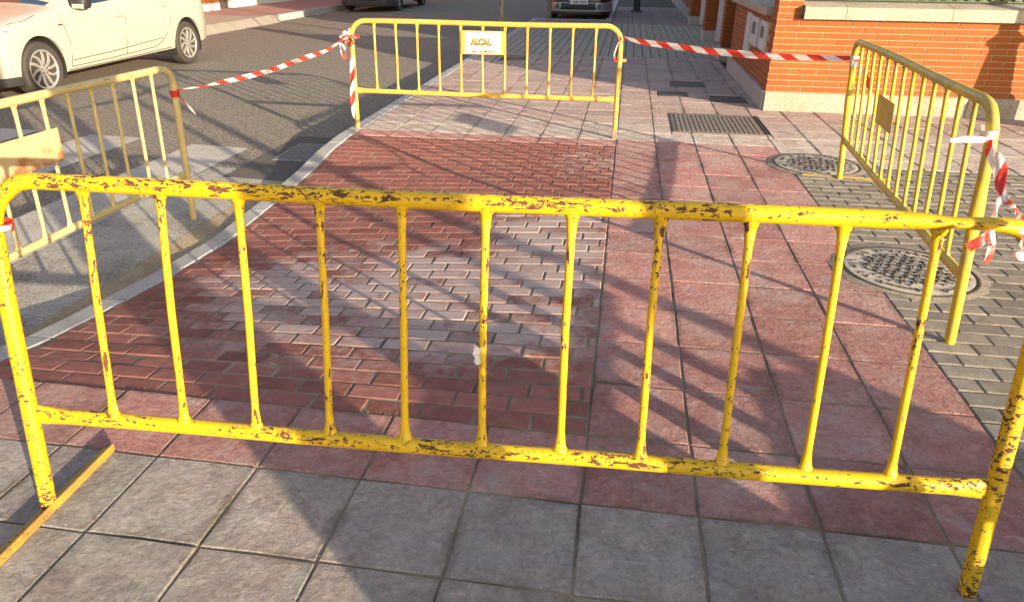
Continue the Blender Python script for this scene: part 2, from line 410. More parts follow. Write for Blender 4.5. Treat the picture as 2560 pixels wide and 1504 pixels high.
# zebra stripes: thin painted sheets that follow the camber
for k, (x0, x1, yf) in enumerate([(-8.49,-7.92,-.02),(-7.33,-6.77,-.03),(-6.25,-5.70,-.05),(-5.11,-4.54,-.12),(-3.96,-3.39,-.24)]):
    xs = [x0+(x1-x0)*i/3 for i in range(4)]; ys = [-5.2, -3, -1.5, yf]
    o = sheet("zebra_stripe", xs, ys, lambda x, y: road_z(x)+.004, M_zebra); o.parent = road
def worn_mat(name, a, b, lo, hi):
    t = NT(name); p = t.pos(); w = t.math('ADD', t.math('MULTIPLY', t.noise(p, 60, 6, .72), .8), t.math('MULTIPLY', t.noise(p, 2.6, 3), .5))
    g = t.n("SeparateColor", i_0=t.vor(p, 95, out="Color")).outputs[0]
    c = t.mix(t.ramp(w, lo, hi), t.mix(g, b, tuple(x*1.5 for x in b)), a)
    h = t.math('SUBTRACT', t.math('MULTIPLY', t.noise(p, 75, 4, .7), .9), t.vor(p, 95))
    return t.out(c, .95, t.bump(h, .006), spec=.08)
o = sheet("worn_crossing", [-3.385,-3.1,-2.9,-2.72], [-5.2,-3,-1.5,-1.0,-.9], lambda x, y: road_z(x)+.003, worn_mat("worn_paint", (.42,.39,.34), (.14,.125,.105), .50, .74)); o.parent = road
o = sheet("gutter", [-2.72,-2.62,-2.505], [-5.2,-3,-1.5,-.9,-.58], lambda x, y: road_z(x)+.005, worn_mat("gutter_grit", (.40,.32,.21), (.16,.13,.09), .45, .75)); o.parent = road
# patched asphalt strip beside the kerb, new dark repair near the drain
def dark_asph():
    t = NT("patched_asphalt"); p = t.pos()
    c = t.mix(t.ramp(t.noise(p, 160, 4), .3, .7), (.07,.064,.057), (.19,.17,.145))
    return t.out(c, .95, t.bump(t.noise(p, 110, 5, .7), .006), spec=.08)
o = sheet("asphalt_patch", [-3.15,-3.0,-2.8,-2.52], [-1.15,-.6,0,.35], lambda x, y: road_z(x)+.006, dark_asph()); o.parent = road

def slab_mesh(name, w, d, mat, h=.035, ch=.004, jit=.0025, seed=0, nseg=2):
    rr = random.Random(seed); P = []
    cs = [(-w/2,-d/2),(w/2,-d/2),(w/2,d/2),(-w/2,d/2)]
    for i in range(4):
        a, b = cs[i], cs[(i+1)%4]
        for k in range(nseg):
            t = k/nseg; P.append((a[0]+(b[0]-a[0])*t+rr.uniform(-jit,jit), a[1]+(b[1]-a[1])*t+rr.uniform(-jit,jit)))
    n = len(P); V = [(x, y, -h) for x, y in P]+[(x, y, -ch) for x, y in P]
    sx, sy = 1-2*ch/w, 1-2*ch/d
    V += [(x*sx, y*sy, rr.uniform(-.0008,.0004)) for x, y in P]
    F = []
    for a in (0, 1):
        for k in range(n): F.append((a*n+k, a*n+(k+1)%n, (a+1)*n+(k+1)%n, (a+1)*n+k))
    F.append(tuple(2*n+k for k in range(n)))
    me = bpy.data.meshes.new(name); me.from_pydata(V, [], F); me.update(); me.materials.append(mat)
    return me
CACHE = {}
def piece_mesh(name, w, d, mat, **k):
    s = random.randrange(5); key = (name, round(w,3), round(d,3), mat.name, s)
    if key not in CACHE: CACHE[key] = slab_mesh(name, w, d, mat, seed=s*7+int(w*1000), **k)
    return CACHE[key]
def lay(name, parent, mat, rects, zf, gap, limit=280, wob=.0016, tilt=.004, **k):
    """lay pieces; those that show largest become parts, the rest one joined part"""
    it = []
    for (x0, x1, y0, y1) in rects:
        cx, cy = (x0+x1)/2, (y0+y1)/2; ok, s = in_view((cx, cy, zf(cx, cy)))
        it.append((0 if ok else 1, -s, x0, x1, y0, y1, cx, cy))
    it.sort(); rest = G()
    for i, (nv, s, x0, x1, y0, y1, cx, cy) in enumerate(it):
        w, d = x1-x0-gap, y1-y0-gap
        if w < .02 or d < .02: continue
        z = zf(cx, cy)+random.uniform(-wob, wob); e = .04
        gx = (zf(cx+e, cy)-zf(cx-e, cy))/(2*e)+random.uniform(-tilt, tilt); gy = (zf(cx, cy+e)-zf(cx, cy-e))/(2*e)+random.uniform(-tilt, tilt)
        rot = Euler((math.atan(gy), -math.atan(gx), random.uniform(-.006, .006)))
        me = piece_mesh(name, w, d, mat, **k)
        if i < limit and nv == 0: ob(name, me, parent, (cx, cy, z), rot)
        else:
            mx = Matrix.Translation((cx, cy, z)) @ rot.to_matrix().to_4x4()
            rest.add([mx @ v.co for v in me.vertices], [tuple(p.vertices) for p in me.polygons])
    if rest.v: stuff(rest.make(name+"_remainder", mat, parent))
flat = lambda x, y: 0.0
def bed(name, rects, zf, mat=M_sand, dz=-.0045):
    g = G()
    for (x0, x1, y0, y1) in rects:
        nx = max(1, int((x1-x0)/.1)); ny = max(1, int((y1-y0)/.1)); xs = [x0+(x1-x0)*i/nx for i in range(nx+1)]; ys = [y0+(y1-y0)*i/ny for i in range(ny+1)]
        V = [(x, y, zf(x, y)+dz) for y in ys for x in xs]; n = nx+1
        g.add(V, [(j*n+i, j*n+i+1, (j+1)*n+i+1, (j+1)*n+i) for j in range(ny) for i in range(nx)])
    return struct(g.make(name, mat))
COLS = [-6.944+0]+list(range(-6, 14))
def cols(x0, x1):
    e = [KX]+[k*T for k in range(-6, 14)]
    e = [q for q in e if x0-1e-3 <= q <= x1+1e-3]
    if not e or e[0] > x0+.03: e = [x0]+e
    if e[-1] < x1-.03: e.append(x1)
    return list(zip(e, e[1:]))
# holes for covers set in the paving
HOLES = [(.50,1.41,.45,1.36),(.62,1.06,3.14,3.56),(.43,.79,2.39,2.71),(1.02,1.43,2.10,2.51)]
PIT = (-2.02,-1.50,5.00,6.0)
def blocked(r):
    for h in HOLES+[PIT]:
        if r[0] < h[1]-.02 and r[1] > h[0]+.02 and r[2] < h[3]-.02 and r[3] > h[2]+.02: return h
    return None
def split(r, h):
    x0, x1, y0, y1 = r; out = []
    a, b, c, d = max(x0,h[0]), min(x1,h[1]), max(y0,h[2]), min(y1,h[3])
    for q in ((x0,a,y0,y1),(b,x1,y0,y1),(a,b,y0,c),(a,b,d,y1)):
        if q[1]-q[0] > .03 and q[3]-q[2] > .03: out.append(q)
    return out
def carve(rects):
    out = []
    for r in rects:
        todo = [r]
        while todo:
            q = todo.pop(); h = blocked(q)
            if h is None: out.append(q)
            else: todo += split(q, h)
    return out
# 1 old pinkish pavement beyond the repair and in front of the wall
p_old = bed("pavement", [(KX,1.50,0,1.75),(KX,1.50,1.75,6.0),(1.36,4.76,-.58,1.70)], flat)
r_old = [(a, b, j*T, (j+1)*T) for j in range(0, 17) for a, b in cols(KX, 1.36)]+[(a, b, 17*T, 6.0) for a, b in cols(KX, 1.36)]
r_old += [(1.36, 1.50, j*T, (j+1)*T) for j in range(5, 17)]
r_old += [(a, b, c, d) for a, b in cols(1.36, 4.76) for c, d in ((-.58,-.34),(-.34,0),(0,T),(T,2*T),(2*T,3*T),(3*T,4*T),(4*T,1.70))]
lay("paving_slab", p_old, M_slab_pink, carve(r_old), flat, .008, limit=290)
# 2 red slabs of the repair
p_new = bed("pavement_repair", [(KX,0,-.24,0),(0,1.36,-13*T,0),(KX,4.76,-14*T,-13*T)], lambda x, y: ramp_z(x, y))
r_new = [(a, b, -.24, 0) for a, b in cols(KX, 0)]+[(a, b, -(j+1)*T, -j*T) for j in range(13) for a, b in cols(0, 1.36)]+[(a, b, -14*T, -13*T) for a, b in cols(KX, 4.76)]
lay("red_slab", p_new, M_slab_red, r_new, ramp_z, .008, wob=.0018)
# 3 weathered grey slabs nearest the camera
p_near = bed("pavement_near", [(KX,4.76,-8.5,-14*T)], flat)
r_near = [(a, b, -(j+1)*T, -j*T) for j in range(14, 25) for a, b in cols(KX, 4.76)]
lay("grey_slab", p_near, M_slab_grey, r_near, flat, .007)
# 4 red brick pavers of the dropped crossing
p_ramp = bed("brick_ramp", [(KX,0,-13*T,-.24)], ramp_z, dz=-.003)
r_b = []; rows = 42; y0 = -13*T; py = (-.24-y0)/rows
for j in range(rows):
    off = [0, .1, .035, .135][j % 4]+random.uniform(-.006,.006); x = -off if off > .03 else 0.0
    if x < 0: r_b.append((x, 0, y0+j*py, y0+(j+1)*py))
    while x-.2 > KX: r_b.append((x-.2, x, y0+j*py, y0+(j+1)*py)); x -= .2
    if x-KX > .03: r_b.append((KX, x, y0+j*py, y0+(j+1)*py))
lay("paver_brick", p_ramp, M_brick, r_b, ramp_z, .010, limit=298, wob=.0016, tilt=.006, h=.03, ch=.004, jit=.0012)
# 5 grey block paving round the manholes
p_grey = bed("block_paving", [(1.36,4.76,-13*T,-.58)], flat)
r_g = []; rows = 38; y0 = -13*T; py = (-.58-y0)/rows
for j in range(rows):
    x = 1.36; w = .1 if j % 2 else .2
    while x < 4.7: r_g.append((x, min(x+w, 4.76), y0+j*py, y0+(j+1)*py)); x += w; w = .2
lay("paving_block", p_grey, M_gpaver, r_g, flat, .008, limit=298, wob=.0014, tilt=.007, h=.03, ch=.004, jit=.0012)
# 6 far grey blocks laid lengthwise, then slabs again
p_far = bed("far_pavement", [(-2.40,1.80,6.0,12.6),(-.40,1.62,12.6,34),(-2.40,-.40,12.6,13.75)], flat, plain("dark_joint", (.05,.047,.043), .95), -.012)
g = G(); me = slab_mesh("paving_block", .128, .30, M_gpaver2, h=.02, ch=.004)
x = -2.40; i = 0
while x < 1.78:
    y = 6.0-(.155 if i % 2 else 0)
    while y < 12.6:
        ya, yb = max(y, 6.0), min(y+.31, 12.6)
        if yb-ya > .04 and not (x+.07 < PIT[1] and yb < PIT[3]): 
            zc = random.uniform(-.002,.002); m2 = Matrix.Translation((x+.07, (ya+yb)/2, zc)) @ Matrix.Diagonal((1, (yb-ya-.008)/.30, 1, 1))
            g.add([m2 @ v.co for v in me.vertices], [tuple(p.vertices) for p in me.polygons])
        y += .31
    x += .142; i += 1
stuff(g.make("far_block_rows", M_gpaver2, p_far))
r_far = [(a, b, 12.6+j*T*1.5, 12.6+(j+1)*T*1.5) for j in range(14) for a, b in zip([-.40,.11,.62,1.13], [.11,.62,1.13,1.62])]
r_far += [(a, b, 12.6+j*.57, 12.6+(j+1)*.57) for j in range(2) for a, b in zip([-2.40,-1.73,-1.06], [-1.73,-1.06,-.40])]
M_slab_far = slab_mat("slab_far", (.25,.185,.175), (.33,.25,.235), (.28,.22,.21), .002, .08)
lay("far_slab", p_far, M_slab_far, r_far, flat, .012)
# parking bay paved level with the road edge
bay = bed("parking_bay", [(-2.45,-.62,13.95,34)], lambda x, y: -.055, M_gpaver2, 0)
g = G()
for i in range(13):
    for j in range(26):
        x0 = -2.45+.14*i; y0 = 14.0+.31*j+(.15 if i % 2 else 0); g.box(x0, x0+.128, y0, y0+.30, -.08, -.046, .003)
stuff(g.make("bay_blocks", M_gpaver2, bay))

# kerbs ----------------------------------------------------------
kerb = struct(empty("kerb"))
def kerb_stone(ya, yb, parent, x0=KX-.15, x1=KX-.006, zf=None, bottom=-.40, mat=M_kerb):
    V = []; F = []; n = 5
    for k in range(n):
        y = ya+.006+(yb-ya-.012)*k/(n-1); z = zf(y)
        V += [(x0, y, bottom), (x0+.003, y, z-.022), (x0+.022, y, z-.002), (x1-.010, y, z+.001), (x1, y, z-.008), (x1, y, bottom)]
    for k in range(n-1):
        for q in range(5): F.append((k*6+q, k*6+q+1, (k+1)*6+q+1, (k+1)*6+q))
    F += [tuple(range(5,-1,-1)), tuple((n-1)*6+q for q in range(6))]
    o = mk("kerb_stone", V, F, mat, parent); return o
y = -9.0
while y < 13.7:
    L = .5 if -5 < y < -.1 else 1.0
    kerb_stone(y, y+L, kerb, zf=lambda q: ramp_z(KX, q)-.002*math.sin(q*3)); y += L
g = G().box(-2.52,-.50,13.75,13.94,-.3,.002,.012); g.make("kerb_stone", M_kerb, kerb)
for k in range(20): kerb_stone(13.95+k, 14.95+k, kerb, -.60, -.42, lambda q: .0)
# far side of the street
far_pav = struct(mk("pavement_across", [(-12.4,-14,-.03),(-9.78,-14,-.03),(-9.78,70,-.03),(-12.4,70,-.03)], [(0,1,2,3)], None))
def far_slab_mat():
    t = NT("red_slabs_across"); p = t.pos(); b = t.n("TexBrick", offset=0.0, squash=1.0)
    t.put(b.inputs["Vector"], p); b.inputs["Color1"].default_value = (.33,.15,.125,1); b.inputs["Color2"].default_value = (.38,.19,.16,1); b.inputs["Mortar"].default_value = (.16,.12,.10,1)
    b.inputs["Scale"].default_value = 1.0; b.inputs["Brick Width"].default_value = .34; b.inputs["Row Height"].default_value = .34; b.inputs["Mortar Size"].default_value = .008
    x = t.n("SeparateXYZ", i_0=p); c = t.mix(t.math('LESS_THAN', x.outputs[1], 13.0), b.outputs[0], (.34,.29,.225))
    c = t.mix(t.ramp(t.noise(p, 2.5, 5), .4, .7, 0, .4), c, (.25,.18,.15))
    return t.out(c, .85, t.bump(t.noise(p, 40, 5), .003))
far_pav.data.materials.append(far_slab_mat())
kerb2 = struct(empty("kerb_across"))
for k in range(14): kerb_stone(13.5+.85*k, 14.35+.85*k, kerb2, -9.78, -9.60, lambda q: -.028)
for k in range(8):  # dropped kerb: sloping slabs
    ya = 8.2+.66*k
    mk("kerb_ramp_slab", [(-9.82,ya,-.03),(-9.42,ya,-.195),(-9.42,ya+.645,-.195),(-9.82,ya+.645,-.03),(-9.82,ya,-.25),(-9.42,ya,-.25),(-9.42,ya+.645,-.25),(-9.82,ya+.645,-.25)],
       [(0,1,2,3),(4,7,6,5),(0,4,5,1),(1,5,6,2),(2,6,7,3),(3,7,4,0)], M_coping, kerb2)
mk("kerb_end_stone", [(-9.80,13.48,-.026),(-9.58,13.48,-.03),(-9.42,12.9,-.195),(-9.82,12.85,-.03),(-9.80,13.48,-.25),(-9.58,13.48,-.25)], [(0,3,2,1),(1,2,5),(0,1,5,4)], M_coping, kerb2)

# ------------------------------------------------------------------ manholes, covers, drain
def manhole(x, y, r, label, rz):
    t = empty("manhole_cover", (x, y, 0), (0,0,rz)); tag(t, label, "manhole", "round manhole covers in the block paving")
    rr = random.Random(int(x*100+y*10)); n = 40
    V = []; 
    for k in range(n):
        q = 2*math.pi*k/n; a = r+.060+rr.uniform(-.016,.02); V.append((a*math.cos(q), a*math.sin(q), .0012))
    for k in range(n):
        q = 2*math.pi*k/n; V.append(((r+.012)*math.cos(q), (r+.012)*math.sin(q), .007))
    mk("mortar_collar", V, [(k, (k+1)%n, n+(k+1)%n, n+k) for k in range(n)], M_conc, t, True)
    G().lathe([(r+.014,-.02),(r+.014,.009),(r+.004,.010),(r-.004,.004)], 48).make("frame_ring", M_iron, t, True, 30)
    G().lathe([(r-.007,-.02),(r-.007,.0075),(r-.02,.0085)], 48).make("plate", M_lugdust, t, True, 30)
    g = G()  # raised tread: letters-like dashes in rings, z-shaped lugs in the middle
    for ring, cnt, ln, wd in ((r-.05, 40, .042, .012), (r-.105, 30, .036, .010)):
        for k in range(cnt):
            q = 2*math.pi*k/cnt
            if rr.random() < .18: continue
            c = Vector((ring*math.cos(q), ring*math.sin(q), 0)); a = q+rr.choice((0, .5, -.4, 1.57)); d = Vector((math.cos(a), math.sin(a), 0))*ln*.5; e = Vector((-math.sin(a), math.cos(a), 0))*wd*.5
            P = [c-d-e, c+d-e, c+d+e, c-d+e]; V = [p+Vector((0,0,.008)) for p in P]+[c+(p-c)*.8+Vector((0,0,.0135)) for p in P]
            g.add(V, [(0,1,5,4),(1,2,6,5),(2,3,7,6),(3,0,4,7),(4,5,6,7)])
    s = .046; m = int(r/s)+1
    for i in range(-m, m+1):
        for j in range(-m, m+1):
            c = Vector((i*s+(s/2 if j % 2 else 0), j*s, 0))
            if c.length > r-.125: continue
            a = rr.uniform(-1.2, 1.2); c = c+Vector((rr.uniform(-.006,.006), rr.uniform(-.006,.006), 0))
            for da, sh in ((0, -.009), (1.1, .0), (0, .009)):
                aa = a+da; d = Vector((math.cos(aa), math.sin(aa), 0))*.015; e = Vector((-math.sin(aa), math.cos(aa), 0))
                cc = c+Vector((-math.sin(a), math.cos(a), 0))*sh; P = [cc-d-e*.0045, cc+d-e*.0045, cc+d+e*.0045, cc-d+e*.0045]
                V = [p+Vector((0,0,.008)) for p in P]+[cc+(p-cc)*.75+Vector((0,0,.0155)) for p in P]
                g.add(V, [(0,1,5,4),(1,2,6,5),(2,3,7,6),(3,0,4,7),(4,5,6,7)])
    stuff(g.make("tread_pattern", M_iron, t))
manhole(1.575, -.58, .315, "round manhole cover behind the foot of the right barrier's far post", .3)
manhole(1.565, -2.73, .315, "round manhole cover under the middle of the right barrier, nearest the camera", 1.1)
def cover(x0, x1, y0, y1, label, ribs, mat=M_irond, cross=0):
    t = empty("access_cover", ((x0+x1)/2, (y0+y1)/2, 0)); tag(t, label, "access cover", "metal covers set in the pavement")
    w, d = (x1-x0)/2, (y1-y0)/2
    G().box(-w+.03, w-.03, -d+.03, d-.03, -.03, -.004).make("plate", mat, t)
    g = G(); b = .022
    g.box(-w+.006, w-.006, -d+.006, -d+b, -.03, .003, .002).box(-w+.006, w-.006, d-b, d-.006, -.03, .003, .002).box(-w+.006, -w+b, -d+b, d-b, -.03, .003, .002).box(w-b, w-.006, -d+b, d-b, -.03, .003, .002)
    g.make("frame", M_iron, t)
    rw = (2*w-.10)/ribs
    for k in range(ribs):
        xx = -w+.05+rw*(k+.5)
        if cross:
            for c in range(cross):
                hh = (2*d-.1)/cross; yy = -d+.05+hh*c
                G().box(xx-rw*.33, xx+rw*.33, yy+.006, yy+hh-.006, -.012, .001, .0015).make("rib", mat, t)
        else: G().box(xx-rw*.33, xx+rw*.33, -d+.05, d-.05, -.012, .001, .0015).make("rib", mat, t)
cover(.51, 1.40, .46, 1.35, "large ribbed square cover beside the corner of the brick wall", 18, M_irond)
cover(.63, 1.05, 3.15, 3.55, "small farthest square cover in the shaded slabs", 8, M_iron)
cover(.44, .78, 2.40, 2.70, "small square cover at the edge of the wall's shadow", 8, M_iron)
cover(1.03, 1.42, 2.11, 2.50, "small dark cover right against the stone plinth", 6, M_iron)
t = empty("road_drain", (-2.79, -.27, road_z(-2.79)+.006), (0,0,.0)); tag(t, "slotted drain grate in the road against the kerb", "drain")
G().box(-.20,.24,-.29,.29,-.12,-.03).make("pit", M_black, t)
G().box(-.22,-.19,-.31,.31,-.03,.012,.003).box(.24,.265,-.31,.31,-.03,.012,.003).box(-.19,.24,-.31,-.28,-.03,.012,.003).box(-.19,.24,.28,.31,-.03,.012,.003).make("frame", M_drain, t)
for k in range(10): G().box(-.185,.235,-.262+.055*k,-.238+.055*k,-.02,.010,.003).make("bar", M_drain, t)

# ------------------------------------------------------------------ brick walls
def brick_run(parent, origin, dx, dn, length, z0, courses, pl=.2535, ph=.0595, phase=0.0, skip=None, th=.03):
    """bricks along dx, facing dn, laid in running bond and recessed mortar"""
    key = ("wb", pl, ph)
    if key not in CACHE:
        CACHE[key] = G().box(-(pl-.009)/2, (pl-.009)/2, 0, .05, -(ph-.009)/2, (ph-.009)/2, .0018).mesh("brick", M_wbrick)
        CACHE[("wbs", pl, ph)] = {}
    ang = math.atan2(dx[1], dx[0]); s = CACHE[("wbs", pl, ph)]
    flip = 1 if (Vector((-dx[1], dx[0], 0)).dot(Vector(dn)) < 0) else -1
    for c in range(courses):
        u = -phase-(pl/2 if c % 2 else 0)
        while u < length:
            a, b = max(u, 0), min(u+pl, length)
            if b-a > .03 and not (skip and skip((a+b)/2, z0+(c+.5)*ph)):
                w = round(b-a, 2)
                if b-a > pl-.004: me = CACHE[key]
                else:
                    if w not in s: s[w] = G().box(-(w-.009)/2, (w-.009)/2, 0, .05, -(ph-.009)/2, (ph-.009)/2, .0018).mesh("brick", M_wbrick)
                    me = s[w]
                m = (a+b)/2; p = Vector(origin)+Vector(dx)*m
                o = ob("brick", me, parent, (p.x, p.y, z0+(c+.5)*ph), (0,0,ang if flip > 0 else ang+math.pi))
                o.location -= Vector(dn)*random.uniform(-.0008,.0008)
            u += pl
# garden wall, sunny front
WY = 1.72
wall_f = empty("garden_wall", (1.52, WY, 0)); wall_f.location = (0,0,0)
tag(wall_f, "sunlit low orange brick wall with granite plinth and coping behind the right barrier", "wall")
G().box(1.5285, 6.6, WY+.0085, WY+.30, 0, .915).make("core", M_mortar, wall_f)
brick_run(wall_f, (1.52, WY+.004, 0), (1,0,0), (0,-1,0), 4.9, .195, 12, phase=.146)
x = 1.522
for k, L in enumerate([2.02, 1.5, 1.5]):
    G().box(x, x+L-.006, WY-.022, WY+.30, -.05, .192, .004).make("plinth_stone", M_plinth, wall_f); x += L
x = 1.775
for k, L in enumerate([.40, .99, 1.0, 1.0, 1.0]):
    g = G(); x1 = x+L-.005
    g.add([(x,WY-.075,.922),(x1,WY-.075,.922),(x1,WY-.075,1.035),(x,WY-.075,1.035),(x,WY+.32,.922),(x1,WY+.32,.922),(x1,WY+.32,1.115),(x,WY+.32,1.115)], [(0,1,2,3),(3,2,6,7),(5,4,7,6),(4,0,3,7),(1,5,6,2),(4,5,1,0)])
    g.make("coping_stone", M_coping, wall_f); x += L
# corner pillar
pil = empty("corner_pillar"); tag(pil, "orange brick corner pillar at the end of the low wall", "pillar")
G().box(1.5285, 1.765, WY+.0085, WY+.275, .93, 2.28).make("core", M_mortar, pil)
brick_run(pil, (1.52, WY+.004, 0), (1,0,0), (0,-1,0), .25, .909, 24, phase=.146)
brick_run(pil, (1.524, WY+.25+.03, 0), (0,-1,0), (-1,0,0), .25, .909, 24, phase=.1)
G().box(1.49, 1.82, WY-.03, WY+.30, 2.34, 2.42, .01).make("cap_stone", M_coping, pil)
# green fence panel above the coping
fen = empty("green_fence", (1.78, WY+.05, 1.09)); tag(fen, "dark green louvred metal fence standing on the granite coping", "fence")
G().box(0, 4.8, .06, .10, .0, .03, .004).make("bottom_rail", M_green, fen); G().box(0, 4.8, .06, .10, .86, .90, .004).make("top_rail", M_green, fen)
me = G().add([(-.042,0,.02),(-.03,-.022,.02),(.03,-.022,.02),(.042,0,.02),(-.042,0,.95),(-.03,-.022,.95),(.03,-.022,.95),(.042,0,.95)], [(0,1,5,4),(1,2,6,5),(2,3,7,6),(4,5,6,7),(3,2,1,0),(7,4,0,3)]).mesh("slat", M_green)
for k in range(44): ob("slat", me, fen, (.06+.108*k, .055, 0))
# garden wall, shaded side towards the street with meter boxes
wall_s = empty("side_wall"); tag(wall_s, "shaded brick wall face towards the street with three white meter boxes", "wall")
G().box(1.5285, 1.80, WY+.31, 4.92, 0, .915).make("core", M_mortar, wall_s)
boxes = [(3.235,3.63,.39,.866),(2.70,3.18,.533,.847),(2.12,2.55,.543,.845)]
def skipb(u, z):
    yy = 4.93-u
    return any(b[0]-.08 < yy < b[1]+.08 and b[2]-.01 < z < b[3]+.01 for b in boxes)
brick_run(wall_s, (1.524, 4.93, 0), (0,-1,0), (-1,0,0), 4.93-WY-.05, .195, 12, phase=.06, skip=skipb)
y = WY+.012
for L in (1.07, 1.07, 1.06):
    G().box(1.500, 1.80, y, y+L-.006, -.05, .192, .004).make("plinth_stone", M_kerb, wall_s); y += L
for y, L in ((2.03, .97), (3.0, .97), (3.97, .95)):
    G().add([(1.46,y,.922),(1.46,y+L-.005,.922),(1.46,y+L-.005,1.0),(1.46,y,1.0),(1.82,y,.922),(1.82,y+L-.005,.922),(1.82,y+L-.005,1.10),(1.82,y,1.10)], [(0,3,2,1),(3,7,6,2),(5,6,7,4),(0,4,7,3),(1,2,6,5),(0,1,5,4)]).make("coping_stone", M_coping, wall_s)
M_mwin = plain("meter_window", (.16,.15,.13), .3)
for k, (a, b, c, d) in enumerate(boxes):
    m = G().box(1.508, 1.56, a, b, c, d, .004).make("meter_box", M_doorw, wall_s)
    G().box(1.503, 1.506, a+.03, b-.03, c+.03, d-.03, .001).make("door_panel", M_doorw, m)
    if k: G().box(1.4985, 1.5015, a+.13, b-.11, c+.13, d-.05).make("window", M_mwin, m)
# terrace: pilasters and garage doors further up the street
ter = empty("terrace_front"); tag(ter, "row of brick pilasters and white garage doors along the shaded pavement", "building")
G().box(1.80, 1.95, 4.95, 6.02, 0, 2.4).make("gate_panel", M_brown, ter)
for (ya, yb, x1) in ((6.02,6.34,1.66),(9.1,9.55,1.70),(13.0,13.35,1.74)):
    p = G().box(1.545, x1+.06, ya+.025, yb-.025, .2, 3.0).make("pilaster", M_mortar, ter)
    G().box(1.50, x1+.05, ya-.01, yb+.01, -.05, .185, .006).make("plinth_stone", M_kerb, p)
    n = 30
    brick_run(p, (1.515, ya, 0), (1,0,0), (0,-1,0), x1+.07-1.515, .19, n, phase=.12)
    brick_run(p, (1.52, yb, 0), (0,-1,0), (-1,0,0), yb-ya, .19, n, phase=.03)
for (ya, yb) in ((6.34,9.1),(9.55,13.0)):
    d = G().box(1.86, 1.92, ya+.02, yb-.02, 0, 2.6).make("garage_door", M_doorw, ter)
    for k in range(5): G().box(1.842, 1.858, ya+.16+(yb-ya-.3)*k/5, ya+.13+(yb-ya-.3)*(k+1)/5, .05, 2.5, .004).make("panel", M_doorw, d)
    G().box(1.74, 1.86, yb-.20, yb-.02, 0, 2.6, .006).make("door_frame", M_doorw, ter); G().box(1.74, 1.86, ya+.0, ya+.12, 0, 2.6, .006).make("door_frame", M_doorw, ter)
    G().box(1.815, 1.838, ya+.30, ya+.42, .95, .98, .004).make("handle", M_dark, d)
w4 = G().box(1.63, 1.95, 13.36, 34, .25, 3.0).make("far_wall", M_house, ter); G().box(1.60, 1.95, 14.9, 34, -.05, .25, .006).make("far_plinth", M_kerb, ter)
brick_run(ter, (1.60, 16.4, 0), (0,-1,0), (-1,0,0), 3.04, .25, 22, phase=.03)
# house behind the garden wall
hs = empty("brick_house"); tag(hs, "two storey brick house standing behind the low garden wall", "house")
G().box(4.0, 12, 3.25, 32, -.3, 6.2).make("wall", M_house, hs)
G().add([(3.6,2.85,6.2),(12.4,2.85,6.2),(12.4,32.4,6.2),(3.6,32.4,6.2),(8,6,8.0),(8,29,8.0)], [(0,1,4),(1,2,5,4),(2,3,5),(3,0,4,5),(3,2,1,0)]).make("roof", M_roof, hs)
for k, (xx, zz) in enumerate(((5.0,1.0),(7.6,1.0),(5.0,3.9),(7.6,3.9))):
    wd = G().box(xx, xx+1.2, 3.215, 3.248, zz, zz+1.3).make("window", M_glass, hs); G().box(xx-.06, xx+1.26, 3.19, 3.246, zz-.07, zz-.005, .005).make("sill", M_coping, wd)
# house across the street
hx = empty("house_across"); tag(hx, "brick house with pale stone base and brown door across the street", "house")
g = G().box(-14, -12.28, -10, 14.3, .30, 6).box(-14, -12.28, 16.12, 60, .30, 6).box(-14,-12.28,14.3,16.12,2.2,6); g.make("wall", M_house, hx)
G().box(-14.0, -12.25, 16.12, 60, -.2, .30, .01).make("base_stone", M_render, hx); G().box(-14.0, -12.25, -10, 14.28, -.2, .30, .01).make("base_stone", M_render, hx)
p = G().box(-12.9, -12.16, 14.36, 15.06, .17, 2.6).make("pier", M_mortar, hx)
G().box(-12.9, -12.12, 14.34, 15.08, -.1, .165, .008).make("pier_base", M_render, p)
brick_run(p, (-12.12, 14.36, 0), (0,1,0), (1,0,0), .70, .17, 12)
brick_run(p, (-12.9, 14.325, 0), (1,0,0), (0,-1,0), .76, .17, 12)
d = G().box(-12.6, -12.42, 15.08, 16.10, -.05, 2.2).make("door", M_brown, hx); G().box(-12.42, -12.38, 15.2, 15.24, .95, 1.1, .005).make("handle", M_chrome, d)

